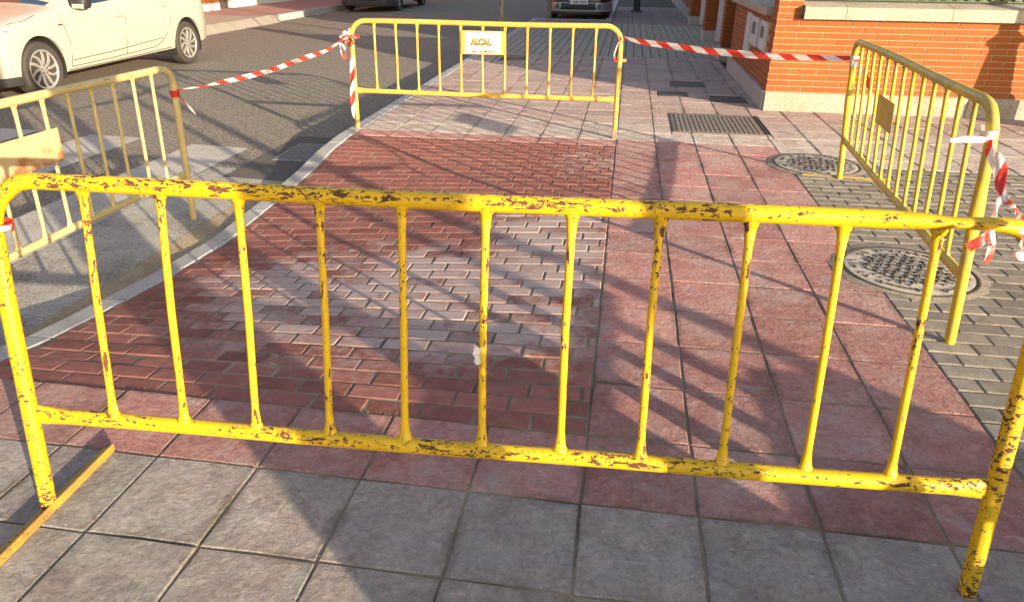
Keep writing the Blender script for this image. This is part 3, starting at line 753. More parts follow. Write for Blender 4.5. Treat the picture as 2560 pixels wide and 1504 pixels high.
# ------------------------------------------------------------------ barriers
def arc(cx, cz, r, a0, a1, n=7): return [(cx+r*math.cos(R(a0+(a1-a0)*k/(n-1))), 0, cz+r*math.sin(R(a0+(a1-a0)*k/(n-1)))) for k in range(n)]
def barrier(name, label, x, y, z, heading, L, H, hb, nb, a0, tilt, col, rust, dull=None, dents=None, feet=(), rr=.0215, rc=.13, sign=None, zslope=0.0, sside=-1, splay=0.0):
    root = empty(name, (x, y, z)); tag(root, label, "barrier", "yellow pedestrian barriers round the repair")
    root.matrix_world = Matrix.Translation((x, y, z)) @ Matrix.Rotation(heading, 4, 'Z') @ Matrix.Rotation(-math.atan(zslope), 4, 'Y') @ Matrix.Rotation(-math.atan(tilt), 4, 'X')
    mx = paint_mat(name+"_rail_paint", col, rust, 'x', dull); mz = paint_mat(name+"_bar_paint", col, rust*.9, 'z', dull)
    path = [(0,0,.0)]+[(0,0,(H-rc)*k/6) for k in range(1,7)]+arc(rc, H-rc, rc, 180, 90)[1:]
    n = 30; path += [(rc+(L-2*rc)*k/n, 0, H) for k in range(1, n+1)]+arc(L-rc, H-rc, rc, 90, 0)[1:]+[(L,0,(H-rc)*(5-k)/6) for k in range(6)]
    path = [(p[0]+(-1 if p[0] < L/2 else .7)*splay*min(1, p[2]/.7)*(1 if p[0] < .2 or p[0] > L-.2 else 0), p[1], p[2]) for p in path]
    rads = []; fl = []
    for p in path:
        r_ = rr; f_ = (1, 1)
        for (ds, dz, amt) in (dents or []):
            q = math.hypot(p[0]-ds, p[2]-dz)
            if q < .16: k = 1-amt*(1-q/.16)**1.5; f_ = (k, 2-k if k > .6 else 1.4)
        rads.append(r_); fl.append(f_)
    path = [(p[0], .004*math.sin(p[0]*2.3+x*5), p[2]+.003*math.sin(p[0]*3.1+y)) if p[2] > H-.01 else p for p in path]
    G().tube(path, rads, 14, flat=fl).make("frame", mx, root, True, 50)
    # bottom rail with flattened ends
    rp = [(rr*.7, 0, hb), (.05, 0, hb), (.10, 0, hb)]+[(.10+(L-.2)*k/14, .003*math.sin(k*.9), hb-.004*math.sin(math.pi*k/14)) for k in range(1,14)]+[(L-.10, 0, hb), (L-.05, 0, hb), (L-rr*.7, 0, hb)]
    fr = [(1.35,.35),(1.25,.55),(1,1)]+[(1,1)]*13+[(1,1),(1.25,.55),(1.35,.35)]
    G().tube(rp, rr*.97, 14, flat=fr).make("bottom_rail", mx, root, True, 50)
    bars = [a0+(L-2*a0)*k/(nb-1) for k in range(nb)]
    rb = rr*.46
    for i, s in enumerate(bars):
        z0, z1 = hb+rr*.80, H-rr*.80; e = random.uniform(-.003,.003)
        pts = [(s, 0, z0-.004), (s, 0, z0+.007), (s, 0, z0+.010), (s, 0, z0+.024), (s, 0, z0+.05), (s+e, e, (z0+z1)/2), (s, 0, z1-.06), (s, 0, z1-.028), (s, 0, z1-.011), (s, 0, z1-.008), (s, 0, z1+.004)]
        G().tube(pts, rb, 10, flat=[(2.0,1.5),(1.75,1.3),(1.5,.9),(1.3,.95),(1,1),(1,1),(1,1),(1.3,.95),(1.5,.9),(1.75,1.3),(2.0,1.5)]).make("bar", mz, root, True, 60)
        # tube frame of uprights starts with u along +x, so the flattening widens the bar in the plane of the barrier
    for (s, y0, y1) in feet:
        o = G().box(-.021, .021, y0, y1, -.001, .006, .001).box(.015, .021, y0, y1, .006, .026, .001).make("foot_bar", paint_mat(name+"_foot_paint", (.42,.26,.035), -.03, 'x', (.27,.16,.045)), root)
        o.matrix_parent_inverse = Matrix.Identity(4); o.matrix_local = Matrix.Rotation(math.atan(tilt), 4, 'X') @ Matrix.Translation((s, 0, .002))
    if sign:
        s0, s1, z0, z1 = sign
        m = paint_mat(name+"_sign_paint", col, max(0, rust*.2), 'x', dull)
        g = G().box(s0, s1, *sorted((sside*.0135, sside*.0165)), z0, z1, .0008)
        o = g.make("sign_plate", m, root); return root, o
    return root, None
Y_near, Y_right, Y_far, Y_left = (.66,.40,.004), (.58,.42,.025), (.62,.38,.07), (.50,.40,.17)
b_near, _ = barrier("pedestrian_barrier", "chipped bright yellow barrier across the foreground, nearest the camera", -1.519, -5.038, 0, .0413, 2.519, .948, .303, 11, .241, .163, Y_near, .140,
    dents=[(2.33,.94,.55)], feet=[(0,-.42,.28)], zslope=-.002, splay=.018)
b_far, sg = barrier("pedestrian_barrier", "orange yellow barrier with a printed contractor sign at the far end of the repair", -2.42, .057, -.001, -.001, 2.399, .937, .338, 11, .215, .035, Y_far, .01, sign=(1.008,1.391,.684,.878))
b_right, s_r = barrier("pedestrian_barrier", "yellow barrier standing lengthwise on the grey blocks at the right", 1.477, -3.518, 0, 1.499, 2.579, .982, .299, 13, .222, .08, Y_right, .03, (.38,.29,.06), dents=[(0,.55,.35),(2.579,.55,.3)], feet=[(2.579,-.36,.26)], sign=(1.32,1.70,.60,.765), zslope=-.006, sside=1)
b_left, s_l = barrier("pedestrian_barrier", "faded cream yellow barrier standing on the crossing at the left", -2.822, -2.14, road_z(-2.82)+.004, -1.574, 2.543, 1.008, .322, 13, .214, .041, Y_left, .035, (.40,.34,.17), sign=(1.05,1.46,.68,.845), zslope=.004, sside=1)
# rust on the left sign
def rusty():
    t = NT("rusty_sign"); p = t.obj()
    c = t.mix(t.ramp(t.math('ADD', t.noise(t.scale(p, (7,7,9)), 1.0, 6, .65), t.ramp(t.n("SeparateXYZ", i_0=p).outputs[2], .82, .68, -.12, .12)), .46, .62), (.42,.33,.18), (.27,.10,.035))
    c = t.mix(t.ramp(t.noise(p, 160, 4), .5, .7, 0, .4), c, (.36,.16,.06))
    return t.out(c, .7)
s_l.data.materials.clear(); s_l.data.materials.append(rusty())
# printed sign on the far barrier
def text(body, size, loc, mat, parent, align='CENTER', rot=(math.pi/2,0,0), ext=.0004, bold=0.0, name="lettering", sx=1.0):
    cu_ = bpy.data.curves.new(name, 'FONT'); cu_.body = body; cu_.size = size; cu_.align_x = align; cu_.extrude = ext; cu_.offset = bold
    tmp = bpy.data.objects.new(name, cu_); COL.objects.link(tmp)
    me = bpy.data.meshes.new_from_object(tmp); bpy.data.objects.remove(tmp)
    me.materials.clear(); me.materials.append(mat)
    o = ob(name, me, parent, loc, rot); o.scale = (sx, 1, 1); return o
sf = G().box(1.045, 1.365, -.0195, -.0170, .694, .868).make("sign_face", M_signw, sg)
sx = 1.205
text("ALCAL", .070, (sx-.02, -.0197, .763), M_ink, sf, bold=.0055, sx=.82)
text("ALCAL", .070, (sx-.023, -.0201, .766), M_yprint, sf, bold=-.0005, sx=.82)
text("s.l.", .030, (sx+.078, -.0199, .763), M_ink, sf, bold=.0008)
text("Tfno.: 983 88 50 75", .0245, (sx, -.0199, .700), M_ink, sf, bold=.0009, sx=1.08)
rr_ = random.Random(3)
for z_, x0, x1 in ((.748,1.09,1.325),(.728,1.06,1.35)):
    g = G(); x = x0
    while x < x1:
        w = rr_.uniform(.004,.012); g.box(x, x+w, -.0199, -.0196, z_-.002, z_+.002); x += w+rr_.uniform(.002,.006)
    g.make("fine_print", M_gprint, sf)
g = G().box(1.080,1.0812,-.0199,-.0196,.765,.852).box(1.330,1.3312,-.0199,-.0196,.765,.852).box(1.14,1.15,-.0199,-.0196,.828,.8295).box(1.26,1.27,-.0199,-.0196,.828,.8295); g.make("printed_lines", M_gprint, sf)
# foot cap on the far barrier's right post, lug
G().box(2.375,2.425,-.024,.024,.0,.075,.004).make("foot_cap", M_irond, b_far)
G().tube([(2.42,0,.665),(2.455,0,.665)], .014, 10).make("hook", paint_mat("hook_paint", Y_far, .0, 'z'), b_far, True, 50)
# loose grit swept into the joints and along the edges of the repair
def grit(parent, n, xa, xb, ya, yb, zf, seed, line=None, mat=None):
    rr = random.Random(seed); g = G()
    for k in range(n):
        x, y = rr.uniform(xa, xb), rr.uniform(ya, yb)
        if line == 'x': x = line_at(rr, xa, xb)+rr.gauss(0, .012)
        if line == 'y': y = ya+(yb-ya)*(.5+rr.gauss(0, .22))
        q = rr.uniform(.0007, .0021); c = Vector((x, y, zf(x, y)+q*.5)); a = rr.uniform(0, 6.28)
        P = [c+Vector((q*math.cos(a+t), q*math.sin(a+t), -q*.8)) for t in (0, 1.9, 4.1)]+[c+Vector((rr.uniform(-.3,.3)*q, rr.uniform(-.3,.3)*q, q*.9))]
        g.add(P, [(0,1,3),(1,2,3),(2,0,3),(2,1,0)])
    return stuff(g.make("grit", mat or M_sand, parent))
def line_at(rr, xa, xb): return round(rr.uniform(xa, xb)/T)*T
grit(p_near, 900, -2.3, 2.0, -5.6, -14*T, flat, 3, 'x'); grit(p_near, 700, -2.3, 2.0, -14*T-.03, -14*T+.03, lambda x, y: .002, 4, 'y')
grit(p_new, 900, -2.3, 1.36, -13*T-.035, -13*T+.035, lambda x, y: ramp_z(x, y)+.001, 5, 'y'); grit(p_ramp, 1500, -2.3, 0, -4.4, -.3, ramp_z, 6); grit(p_grey, 1200, 1.3, 2.4, -4.4, -1.0, flat, 7)
grit(road, 1500, -2.9, -2.52, -5.0, 3.0, lambda x, y: road_z(x)+.006, 8)

# ------------------------------------------------------------------ barrier tape
def ribbon(name, pts, width, twist, label=None, parent=None, n=None, u0=0.0, curl=.0, us=1.0):
    P = [Vector(p) for p in pts]; 
    # resample with Catmull-Rom
    out = []; tw = []; wd = []
    if not hasattr(twist, '__len__'): twist = [twist]*len(P)
    if not hasattr(width, '__len__'): width = [width]*len(P)
    k = n or 8
    for i in range(len(P)-1):
        a, b, c, d = P[max(i-1,0)], P[i], P[i+1], P[min(i+2,len(P)-1)]
        for j in range(k):
            t = j/k; out.append(.5*((2*b)+(c-a)*t+(2*a-5*b+4*c-d)*t*t+(3*b-a-3*c+d)*t**3)); tw.append(twist[i]+(twist[i+1]-twist[i])*t); wd.append(width[i]+(width[i+1]-width[i])*t)
    out.append(P[-1]); tw.append(twist[-1]); wd.append(width[-1])
    V = []; F = []; UV = []; acc = u0; m = len(out); cross = 4
    for i, p in enumerate(out):
        if i: acc += (p-out[i-1]).length*us
        t = (out[min(i+1,m-1)]-out[max(i-1,0)]).normalized()
        up = Vector((0,0,1)) if abs(t.z) < .92 else Vector((0,1,0))
        sd_ = t.cross(up).normalized(); upp = sd_.cross(t); wv = sd_*math.cos(tw[i])+upp*math.sin(tw[i]); nv = t.cross(wv)
        for q in range(cross+1):
            v = q/cross-.5; b_ = nv*(curl*wd[i]*math.cos(v*math.pi*2.2+i*.35))
            V.append(p+wv*v*wd[i]+b_); UV.append((acc, q/cross))
    for i in range(m-1):
        for q in range(cross): F.append((i*(cross+1)+q, i*(cross+1)+q+1, (i+1)*(cross+1)+q+1, (i+1)*(cross+1)+q))
    me = bpy.data.meshes.new(name); me.from_pydata([tuple(v) for v in V], [], F); me.update()
    me.polygons.foreach_set("use_smooth", [True]*len(me.polygons)); me.materials.append(M_tape)
    uvl = me.uv_layers.new(name="UVMap")
    for lp in me.loops: uvl.data[lp.index].uv = UV[lp.vertex_index]
    o = ob(name, me, parent)
    if label: tag(o, label, "barrier tape", "red and white barrier tape")
    return o
def coil(c, r, z0, z1, turns, width, label, u0=0.0, lean=(0,0), tw=1.35, ph=0.0, us=1.0):
    n = int(turns*8)+1; pts = []
    for k in range(n):
        q = ph+2*math.pi*turns*k/(n-1); z = z0+(z1-z0)*k/(n-1); pts.append((c[0]+lean[0]*z+r*math.cos(q), c[1]+lean[1]*z+r*math.sin(q), z))
    return ribbon("barrier_tape", pts, width, tw, label, n=3, u0=u0, us=us)
PL = Vector((-2.822,-2.14,0)); PF0 = Vector((-2.42,.057,0)); PF1 = Vector((-.021,.053,0)); PR1 = Vector((1.663,-.945,0)); PR0 = Vector((1.477,-3.518,0)); PN1 = Vector((.998,-4.934,0))
k1 = PL+Vector((.045,.03,.672)); k2 = PF0+Vector((-.01,-.02,.80))
# left barrier to far barrier
ribbon("barrier_tape", [k1, k1.lerp(k2,.12)+Vector((0,0,-.022)), k1.lerp(k2,.3)+Vector((0,0,-.05)), k1.lerp(k2,.5)+Vector((0,0,-.06)), k1.lerp(k2,.7)+Vector((0,0,-.052)), k1.lerp(k2,.85)+Vector((0,0,-.045)), k2.lerp(k1,.06)+Vector((0,0,-.01)), k2],
       [.008,.024,.036,.042,.040,.034,.020,.016], [1.2,.7,1.6,1.1,1.5,.9,1.7,1.3], "red and white tape strung from the left barrier to the far barrier", curl=.10, n=10)
# far barrier to right barrier
a = PF1+Vector((.02,-.01,.852)); b = PR1+Vector((-.02,0,.85))
ribbon("barrier_tape", [a, a.lerp(b,.1)+Vector((0,0,-.02)), a.lerp(b,.3)+Vector((0,0,-.038)), a.lerp(b,.5)+Vector((0,0,-.045)), a.lerp(b,.7)+Vector((0,0,-.04)), a.lerp(b,.88)+Vector((0,0,-.02)), b],
       [.022,.042,.055,.052,.046,.040,.025], [1.3,1.5,1.25,1.45,1.9,2.1,1.7], "red and white tape stretched from the far barrier to the right barrier", curl=.06, n=10, u0=.03)
coil(PL+Vector((.035,0,0)), .027, .640, .668, 2.2, .030, "red tape band knotted round the left barrier's post", u0=.01, us=.02)
ribbon("barrier_tape", [PL+Vector((.06,-.01,.655)), PL+Vector((.085,.0,.62)), PL+Vector((.115,.01,.57)), PL+Vector((.145,.02,.525))], [.012,.016,.018,.032], [.4,.8,1.2,.6], "loose tape end hanging from the left barrier's post", n=6, u0=.0)
# far left post: spiral and ragged knot
ribbon("barrier_tape", [PF0+Vector((-.004,-.010,.64)), PF0+Vector((.004,-.016,.54)), PF0+Vector((-.002,-.020,.44)), PF0+Vector((-.012,-.024,.34)), PF0+Vector((-.016,-.026,.24)), PF0+Vector((-.020,-.028,.16)), PF0+Vector((-.008,-.030,.09))], [.030,.046,.048,.046,.044,.040,.018], [.5,.2,-.25,.2,.45,.1,.3], "tape hanging straight down along the far barrier's left post", n=8, u0=.05, curl=.18)
rr_ = random.Random(11)
kn = empty("tape_knot", PF0+Vector((0,.02,.79))); tag(kn, "ragged bunch of tape knotted on the far barrier's left corner", "barrier tape", "red and white barrier tape")
for k in range(9):
    q = rr_.uniform(0, 6.28); d = Vector((math.cos(q)*.9, math.sin(q)*.45-.3, rr_.uniform(-.9,.75)))*rr_.uniform(.06,.115)
    ribbon("tape_end", [(0,0,0), d*.5+Vector((0,-.02,.02)), d], [.03,.045,.03], [rr_.uniform(0,3), rr_.uniform(0,3), rr_.uniform(0,3)], parent=kn, n=5, u0=rr_.random(), curl=.2)
k3 = k2.lerp(k1,.07)+Vector((0,0,-.02))
lo = ribbon("barrier_tape", [k3, k3+Vector((.015,-.03,-.06)), k3+Vector((.035,-.03,-.12)), k3+Vector((.05,-.02,-.10)), k3+Vector((.03,0,-.03)), k3+Vector((0,.0,0))], [.014,.022,.03,.026,.02,.012], [.8,1.2,1.5,1.4,1.0,.8], "small tape loop dangling beside the far barrier's left corner", n=6, u0=.08)
ribbon("barrier_tape", [PF1+Vector((.0,-.026,.86)), PF1+Vector((-.025,-.03,.80)), PF1+Vector((-.045,-.03,.72)), PF1+Vector((-.03,-.03,.67)), PF1+Vector((-.01,-.03,.72)), PF1+Vector((.0,-.026,.85))], [.016,.028,.034,.032,.026,.016], [1.4,1.3,1.2,1.3,1.5,1.4], "tape loop hanging on the far barrier's right post", n=6, u0=.02)
# right barrier far post
coil(PR1+Vector((-.065,.01,0)), .0275, .80, .85, 2.2, .05, "tape band round the right barrier's far post", u0=.02)
ribbon("barrier_tape", [PR1+Vector((-.05,-.03,.83)), PR1+Vector((-.02,-.05,.77)), PR1+Vector((.03,-.08,.70)), PR1+Vector((.06,-.10,.62))], [.02,.045,.045,.05], [1.0,1.3,1.2,.9], "tape end hanging behind the right barrier's first bars", n=6, u0=.07)
# right barrier near post down to the near barrier
coil(Vector((1.392,-3.512,0)), .0285, .862, .895, 1.6, .034, "pale tape band round the right barrier's near post", u0=.118, us=.03)
V3 = lambda *a: Vector(a)
kt = V3(1.386,-3.545,.862)
ribbon("barrier_tape", [kt, V3(1.353,-3.55,.861), V3(1.30,-3.555,.862), V3(1.245,-3.56,.858)], [.010,.022,.026,.018], [1.2,1.3,1.0,1.2], "white tape end sticking out left of the right barrier's near post", n=6, u0=.118, us=.2)
ribbon("barrier_tape", [kt, V3(1.398,-3.56,.825), V3(1.422,-3.60,.765), V3(1.412,-3.69,.70), V3(1.36,-3.88,.712), V3(1.245,-4.18,.752), V3(1.12,-4.5,.83), V3(1.0,-4.80,.93)], [.03,.046,.05,.026,.05,.05,.045,.03], [.6,1.4,2.2,2.9,3.6,4.2,4.6,4.9], "twisted tape running from the right barrier's near post to the near barrier", n=9, u0=.04, curl=.2)
ribbon("barrier_tape", [V3(1.408,-3.70,.695), V3(1.395,-3.715,.665), V3(1.39,-3.73,.63), V3(1.382,-3.74,.60)], [.012,.024,.024,.012], [.5,1.0,.8,.6], "white loose tape strand hanging above the near barrier's right end", n=6, u0=.12)
ribbon("barrier_tape", [V3(.822,-4.865,.945), V3(.803,-4.88,.928), V3(.78,-4.88,.908)], [.018,.022,.020], [1.5,1.3,1.4], "short tape tail with a red end under the near barrier's top rail", n=8, u0=.165)
ribbon("barrier_tape", [V3(.822,-4.865,.945), V3(.823,-4.885,.915), V3(.821,-4.888,.878)], [.016,.019,.012], [.2,.3,.1], "long tape tail hanging straight under the near barrier's top rail", n=8, u0=.135)
ribbon("barrier_tape", [V3(.925,-4.85,.965), V3(.89,-4.88,.95), V3(.878,-4.885,.928), V3(.888,-4.885,.905), V3(.92,-4.87,.90)], [.028,.032,.034,.032,.03], [.6,.9,1.3,1.6,1.2], "red tape loop round the near barrier's right corner", n=8, u0=.0)
coil(Vector((-1.520,-5.038+.136,0)), .0255, .812, .826, 1.5, .018, "tape scrap wound on the near barrier's left post", u0=.0)
# torn paper left on a bar of the near barrier
sb = .241+(2.519-.482)*5/10
V = []; 
for i in range(5):
    for j in range(4): V.append((-.020+.018*j/3+.004*math.sin(i*2.1), -.0115-.002*math.sin(j*1.3+i), -.03+.045*i/4+.004*math.cos(j*2)))
sc_ = mk("paper_scrap", V, [(i*4+j, i*4+j+1, (i+1)*4+j+1, (i+1)*4+j) for i in range(4) for j in range(3)], M_scrap, None, True)
sc_.matrix_world = b_near.matrix_world @ Matrix.Translation((sb-.002, 0, .575)); tag(sc_, "torn white paper stuck to a middle bar of the near barrier", "paper")

# ------------------------------------------------------------------ vehicles
def wheel(parent, x, y, r, side, w=.20, spokes=10, style='alloy'):
    """side +1: outer face towards +x"""
    root = empty("wheel", (x, y, r)); root.parent = parent; s = side
    G().lathe([(r-.10,-w*.46*s),(r-.035,-w*.5*s),(r-.008,-w*.40*s),(r,-w*.2*s),(r,w*.2*s),(r-.008,w*.40*s),(r-.035,w*.5*s),(r-.10,w*.47*s),(r-.104,w*.40*s)], 40, 'x').make("tyre", M_tyre, root, True, 40)
    ri = r-.10
    rim = G().lathe([(ri+.004,w*.30*s),(ri+.010,w*.47*s),(ri-.006,w*.485*s),(ri-.016,w*.45*s),(ri-.022,w*.10*s),(ri-.03,w*.05*s)], 40, 'x').make("rim", M_alloy if style == 'alloy' else M_dark, root, True, 40)
    G().lathe([(ri-.012,w*.02*s),(ri-.02,w*.06*s)], 32, 'x').make("brake_well", M_well, root)
    for k in range(spokes):
        q = 2*math.pi*k/spokes; tw = .42 if k % 2 else .12
        V = []
        for i in range(6):
            t = i/5; rad = .045+(ri-.055)*t; an = q+tw*t*t+(-.06 if k % 2 else .06); hw = .013+.012*(1-t)*.6+.010*t*t
            xo = (w*.40+.015*math.sin(math.pi*t))*s
            for dd, dx in ((-hw, -.018*s), (-hw*.7, 0), (hw*.7, 0), (hw, -.018*s)):
                V.append((xo+dx, rad*math.cos(an)-dd*math.sin(an), rad*math.sin(an)+dd*math.cos(an)))
        mk("spoke", V, [(i*4+j, i*4+j+1, (i+1)*4+j+1, (i+1)*4+j) for i in range(5) for j in range(3)], M_alloy if style == 'alloy' else M_silver, rim, True, 40)
    hub = G().lathe([(.062,w*.34*s),(.06,w*.42*s),(.03,w*.46*s),(.012,w*.46*s)], 24, 'x').make("hub", M_alloy if style == 'alloy' else M_silver, root, True, 30)
    for k in range(5):
        q = 2*math.pi*k/5+.3; c = Vector((w*.43*s, .047*math.cos(q), .047*math.sin(q)))
        G().tube([c, c+Vector((.012*s,0,0))], .0085, 8).make("wheel_bolt", M_iron, hub)
    return root
def car(name, label, loc, C):
    L, Wd = C['L'], C['W']; root = empty(name, loc); tag(root, label, "car" if 'van' not in name else "van")
    yf, yr = C.get('yf', .75), C.get('yr', .55)
    def hw(y):
        a = max(0, (yf-y)/yf); b = max(0, (y-(L-yr))/yr)
        return Wd/2*(1-.30*a**2.4-.22*b**2.6)
    def prof(y):
        zb, be, to, h = interp(C['bot'], y), interp(C['belt'], y), interp(C['top'], y), hw(y)
        be = min(be, to-.01); q = be-zb; up = to-be; tx = .94*h-min(.34, .30*up+.02*min(1, up/.1))
        return [(.80*h, zb), (.955*h, zb+.025), (.985*h, zb+.13*q/.6), (1.0*h, zb+.38*q), (.998*h, zb+.60*q), (.985*h, zb+.80*q), (.965*h, zb+.93*q), (.94*h, be),
                (.94*h*.45+tx*.55 if up > .15 else .90*h, be+.5*up if up > .15 else be+.35*up), (tx+.0 if up > .15 else .80*h, be+.90*up if up > .15 else be+.62*up), (.72*tx if up > .15 else .5*h, be+.985*up if up > .15 else be+.88*up), (.3*tx if up > .15 else .25*h, to-.002), (0, to)]
    ys = [0, .03, .08, .16, .28, .42, .58, .75]; y = .9
    while y < L-.6: ys.append(y); y += .12
    ys += [L-.55, L-.42, L-.3, L-.2, L-.12, L-.06, L-.02, L]
    V = []; F = []
    for y in ys:
        p = prof(y); ring = [(x, y, z) for x, z in p]+[(-x, y, z) for x, z in reversed(p[:-1])]; nr = len(ring); V += ring
    for i in range(len(ys)-1):
        for k in range(nr): F.append((i*nr+k, (i+1)*nr+k, (i+1)*nr+(k+1)%nr, i*nr+(k+1)%nr))
    F.append(tuple(range(nr))); F.append(tuple((len(ys)-1)*nr+k for k in range(nr-1,-1,-1)))
    body = mk("body", V, F, C['paint'], root)
    wr = C['wr']; cut = G()
    for yw in C['axles']:
        for s in (-1, 1): cut.lathe([(wr+.052,s*(Wd/2-.40)),(wr+.052,s*(Wd/2+.3))], 36, 'x', (0,yw,wr+.01))
    cm = mk("cutter", cut.v, cut.f)
    bmx = bmesh.new(); bmx.from_mesh(cm.data); bmesh.ops.recalc_face_normals(bmx, faces=bmx.faces); bmx.to_mesh(cm.data); bmx.free()
    bmx = bmesh.new(); bmx.from_mesh(body.data); bmesh.ops.recalc_face_normals(bmx, faces=bmx.faces); bmx.to_mesh(body.data); bmx.free()
    mod = body.modifiers.new("arches", 'BOOLEAN'); mod.operation = 'DIFFERENCE'; mod.object = cm; mod.solver = 'EXACT'
    cm.location = loc
    dg = bpy.context.evaluated_depsgraph_get(); dg.update(); me = bpy.data.meshes.new_from_object(body.evaluated_get(dg))
    body.modifiers.clear(); body.data = me; bpy.data.objects.remove(cm)
    me.materials.clear(); me.materials.append(C['paint'])
    me.polygons.foreach_set("material_index", [0]*len(me.polygons)); me.polygons.foreach_set("use_smooth", [True]*len(me.polygons)); me.set_sharp_from_angle(angle=R(32))
    def side(y, z, off=.0):
        p = prof(y)
        for (x0, z0), (x1, z1) in zip(p, p[1:]):
            if z0 <= z <= z1 and z1 > z0: return x0+(x1-x0)*(z-z0)/(z1-z0)+off
        return p[7][0]+off
    for yw in C['axles']:
        for s in (-1, 1):
            n = 30; V = []; F = []
            for k in range(n+1):
                q = R(-25)+(math.pi+R(50))*k/n
                for x in (s*(Wd/2-.39), s*(Wd/2-.035)): V.append((x, yw+(wr+.049)*math.cos(q), wr+.01+(wr+.049)*math.sin(q)))
            F = [(2*k, 2*k+1, 2*k+3, 2*k+2) for k in range(n)]+[tuple(2*k for k in range(n+1))]
            mk("wheel_arch_liner", V, F, M_well, root)
            wheel(root, s*(Wd/2-.125), yw, wr, s, spokes=C.get('spokes', 10), style=C.get('rim', 'alloy'))
    # glass
    for s in (-1, 1):
        for (ya, yb) in C['side_glass']:
            V = []; m = 7
            for i in range(m):
                y = ya+(yb-ya)*i/(m-1); p = prof(y); (x0, z0), (x1, z1) = p[7], p[9]
                for t in (.06, .5, .94): V.append((s*(x0+(x1-x0)*t+.006), y, z0+(z1-z0)*t))
            mk("side_window", V, [(i*3+j, (i+1)*3+j, (i+1)*3+j+1, i*3+j+1) for i in range(m-1) for j in range(2)], M_glass, root, True)
    def across(ya, yb, name_):
        V = []; m = 6; nx = 9
        for i in range(m):
            y = ya+(yb-ya)*i/(m-1); p = prof(y)
            for k in range(nx):
                t = -1+2*k/(nx-1); xx = t*p[9][0]*.95; pp = p[9:]
                z = pp[-1][1]
                for (x0, z0), (x1, z1) in zip(pp, pp[1:]):
                    if x1 <= abs(xx) <= x0: z = z0+(z1-z0)*((x0-abs(xx))/max(1e-6, x0-x1))
                V.append((xx, y, z+.008))
        mk(name_, V, [(i*nx+k, i*nx+k+1, (i+1)*nx+k+1, (i+1)*nx+k) for i in range(m-1) for k in range(nx-1)], M_glass, root, True)
    across(*C['wind'], "windscreen"); across(*C['rear_glass'], "rear_window")
    def line(pts, r=.005, mat=M_gap, nm="panel_gap"):
        for s in (1, -1): G().tube([(s*side(y, z, .0005), y, z) for y, z in pts], r, 6).make(nm, mat, root)
    for ln in C.get('gaps', []): line(ln)
    for (y, z) in C.get('handles', []):
        for s in (1, -1):
            h = G(); x = side(y, z); h.box(s*x-.012, s*x+.028, y-.10, y+.10, z-.018, z+.018, .010); o = h.make("door_handle", C['paint'], root, True, 40)
            h = G().tube([(s*(x-.001), y-.055, z+.01), (s*(x-.001), y+.055, z+.01)], .022, 10); h.make("handle_recess", C['paint'], o, True)
    for (y, z) in C.get('mirrors', []):
        for s in (1, -1):
            x = side(y, z)
            o = G().box(s*(x-.02)-.02*s, s*(x+.20), y-.07, y+.10, z-.015, z+.125, .03).make("mirror", M_dark, root, True, 50) if s > 0 else G().box(s*(x+.20), s*(x-.02), y-.07, y+.10, z-.015, z+.125, .03).make("mirror", M_dark, root, True, 50)
            G().box(min(s*(x+.03), s*(x+.19)), max(s*(x+.03), s*(x+.19)), y-.076, y-.069, z-.012, z+.04, .002).make("mirror_trim", C['paint'], o)
    # front bumper skin in its own colour, lamps, plate
    def skin(nm, y0, y1, za, zb, mat, off=.006, xlim=None, m=10, parent=None):
        """a band laid on the nose surface between two heights"""
        ysn = [y1+(y0-y1)*i/m for i in range(m+1)]; path = [(hw(y), y) for y in ysn]; path = path+[(-x, y) for x, y in reversed(path)]
        V = []; F = []; pts = []
        hx = path[m][0]
        nf = 8
        full = path[:m+1]+[(hx*(1-2*(k+1)/(nf+1)), ysn[-1]) for k in range(nf)]+path[m+1:]
        for (x, y) in full:
            if xlim is not None and not (xlim[0] <= x <= xlim[1]): continue
            pts.append((x, y))
        for (x, y) in pts:
            nx_ = x*.6; l = math.hypot(nx_, .6); 
            for z, o2 in ((za, off*.3), (za+.02, off), (zb-.02, off), (zb, off*.3)):
                if abs(x) < hx+1e-6: V.append((x, y-o2, z))
                else: V.append((x+math.copysign(o2*.75, x), y-o2*.9, z))
        F = [(i*4+j, i*4+j+1, (i+1)*4+j+1, (i+1)*4+j) for i in range(len(pts)-1) for j in range(3)]
        return mk(nm, V, F, mat, parent or root, True, 40)
    for args in C.get('skins', []): skin(*args[:6], **(args[6] if len(args) > 6 else {}))
    for (x, y, z, r) in C.get('fogs', []):
        o = G().tube([(x, y+.06, z), (x, y-.012, z)], r, 20).make("fog_lamp", M_dark, root, True, 40); G().tube([(x, y-.01, z), (x, y-.018, z)], r*.68, 18).make("lens", M_lampg, o, True, 40)
    for pts in C.get('headlights', []):
        for s in (1, -1):
            V = [(s*side(y, z, .010) if y > .10 else s*xx, y-.004, z) for (y, z, xx) in pts]
            c = [sum(v[i] for v in V)/len(V) for i in range(3)]; c[0] += .012*s; c[1] -= .008
            n = len(V); h = mk("headlight", V+[tuple(c)], [(k, (k+1)%n, n) for k in range(n)], M_lampg, root, True)
    if 'plate' in C:
        y, z, body_ = C['plate']
        o = G().box(-.26,.26,y-.014,y-.004,z-.055,z+.055,.003).make("number_plate", M_plate, root)
        G().box(-.255,-.218,y-.0165,y-.0145,z-.05,z+.05).make("blue_band", M_blue, o)
        if body_: text(body_, .092, (.022, y-.0148, z-.033), M_ink, o, sx=1.06, bold=.0015, name="plate_characters")
    return root, prof, side
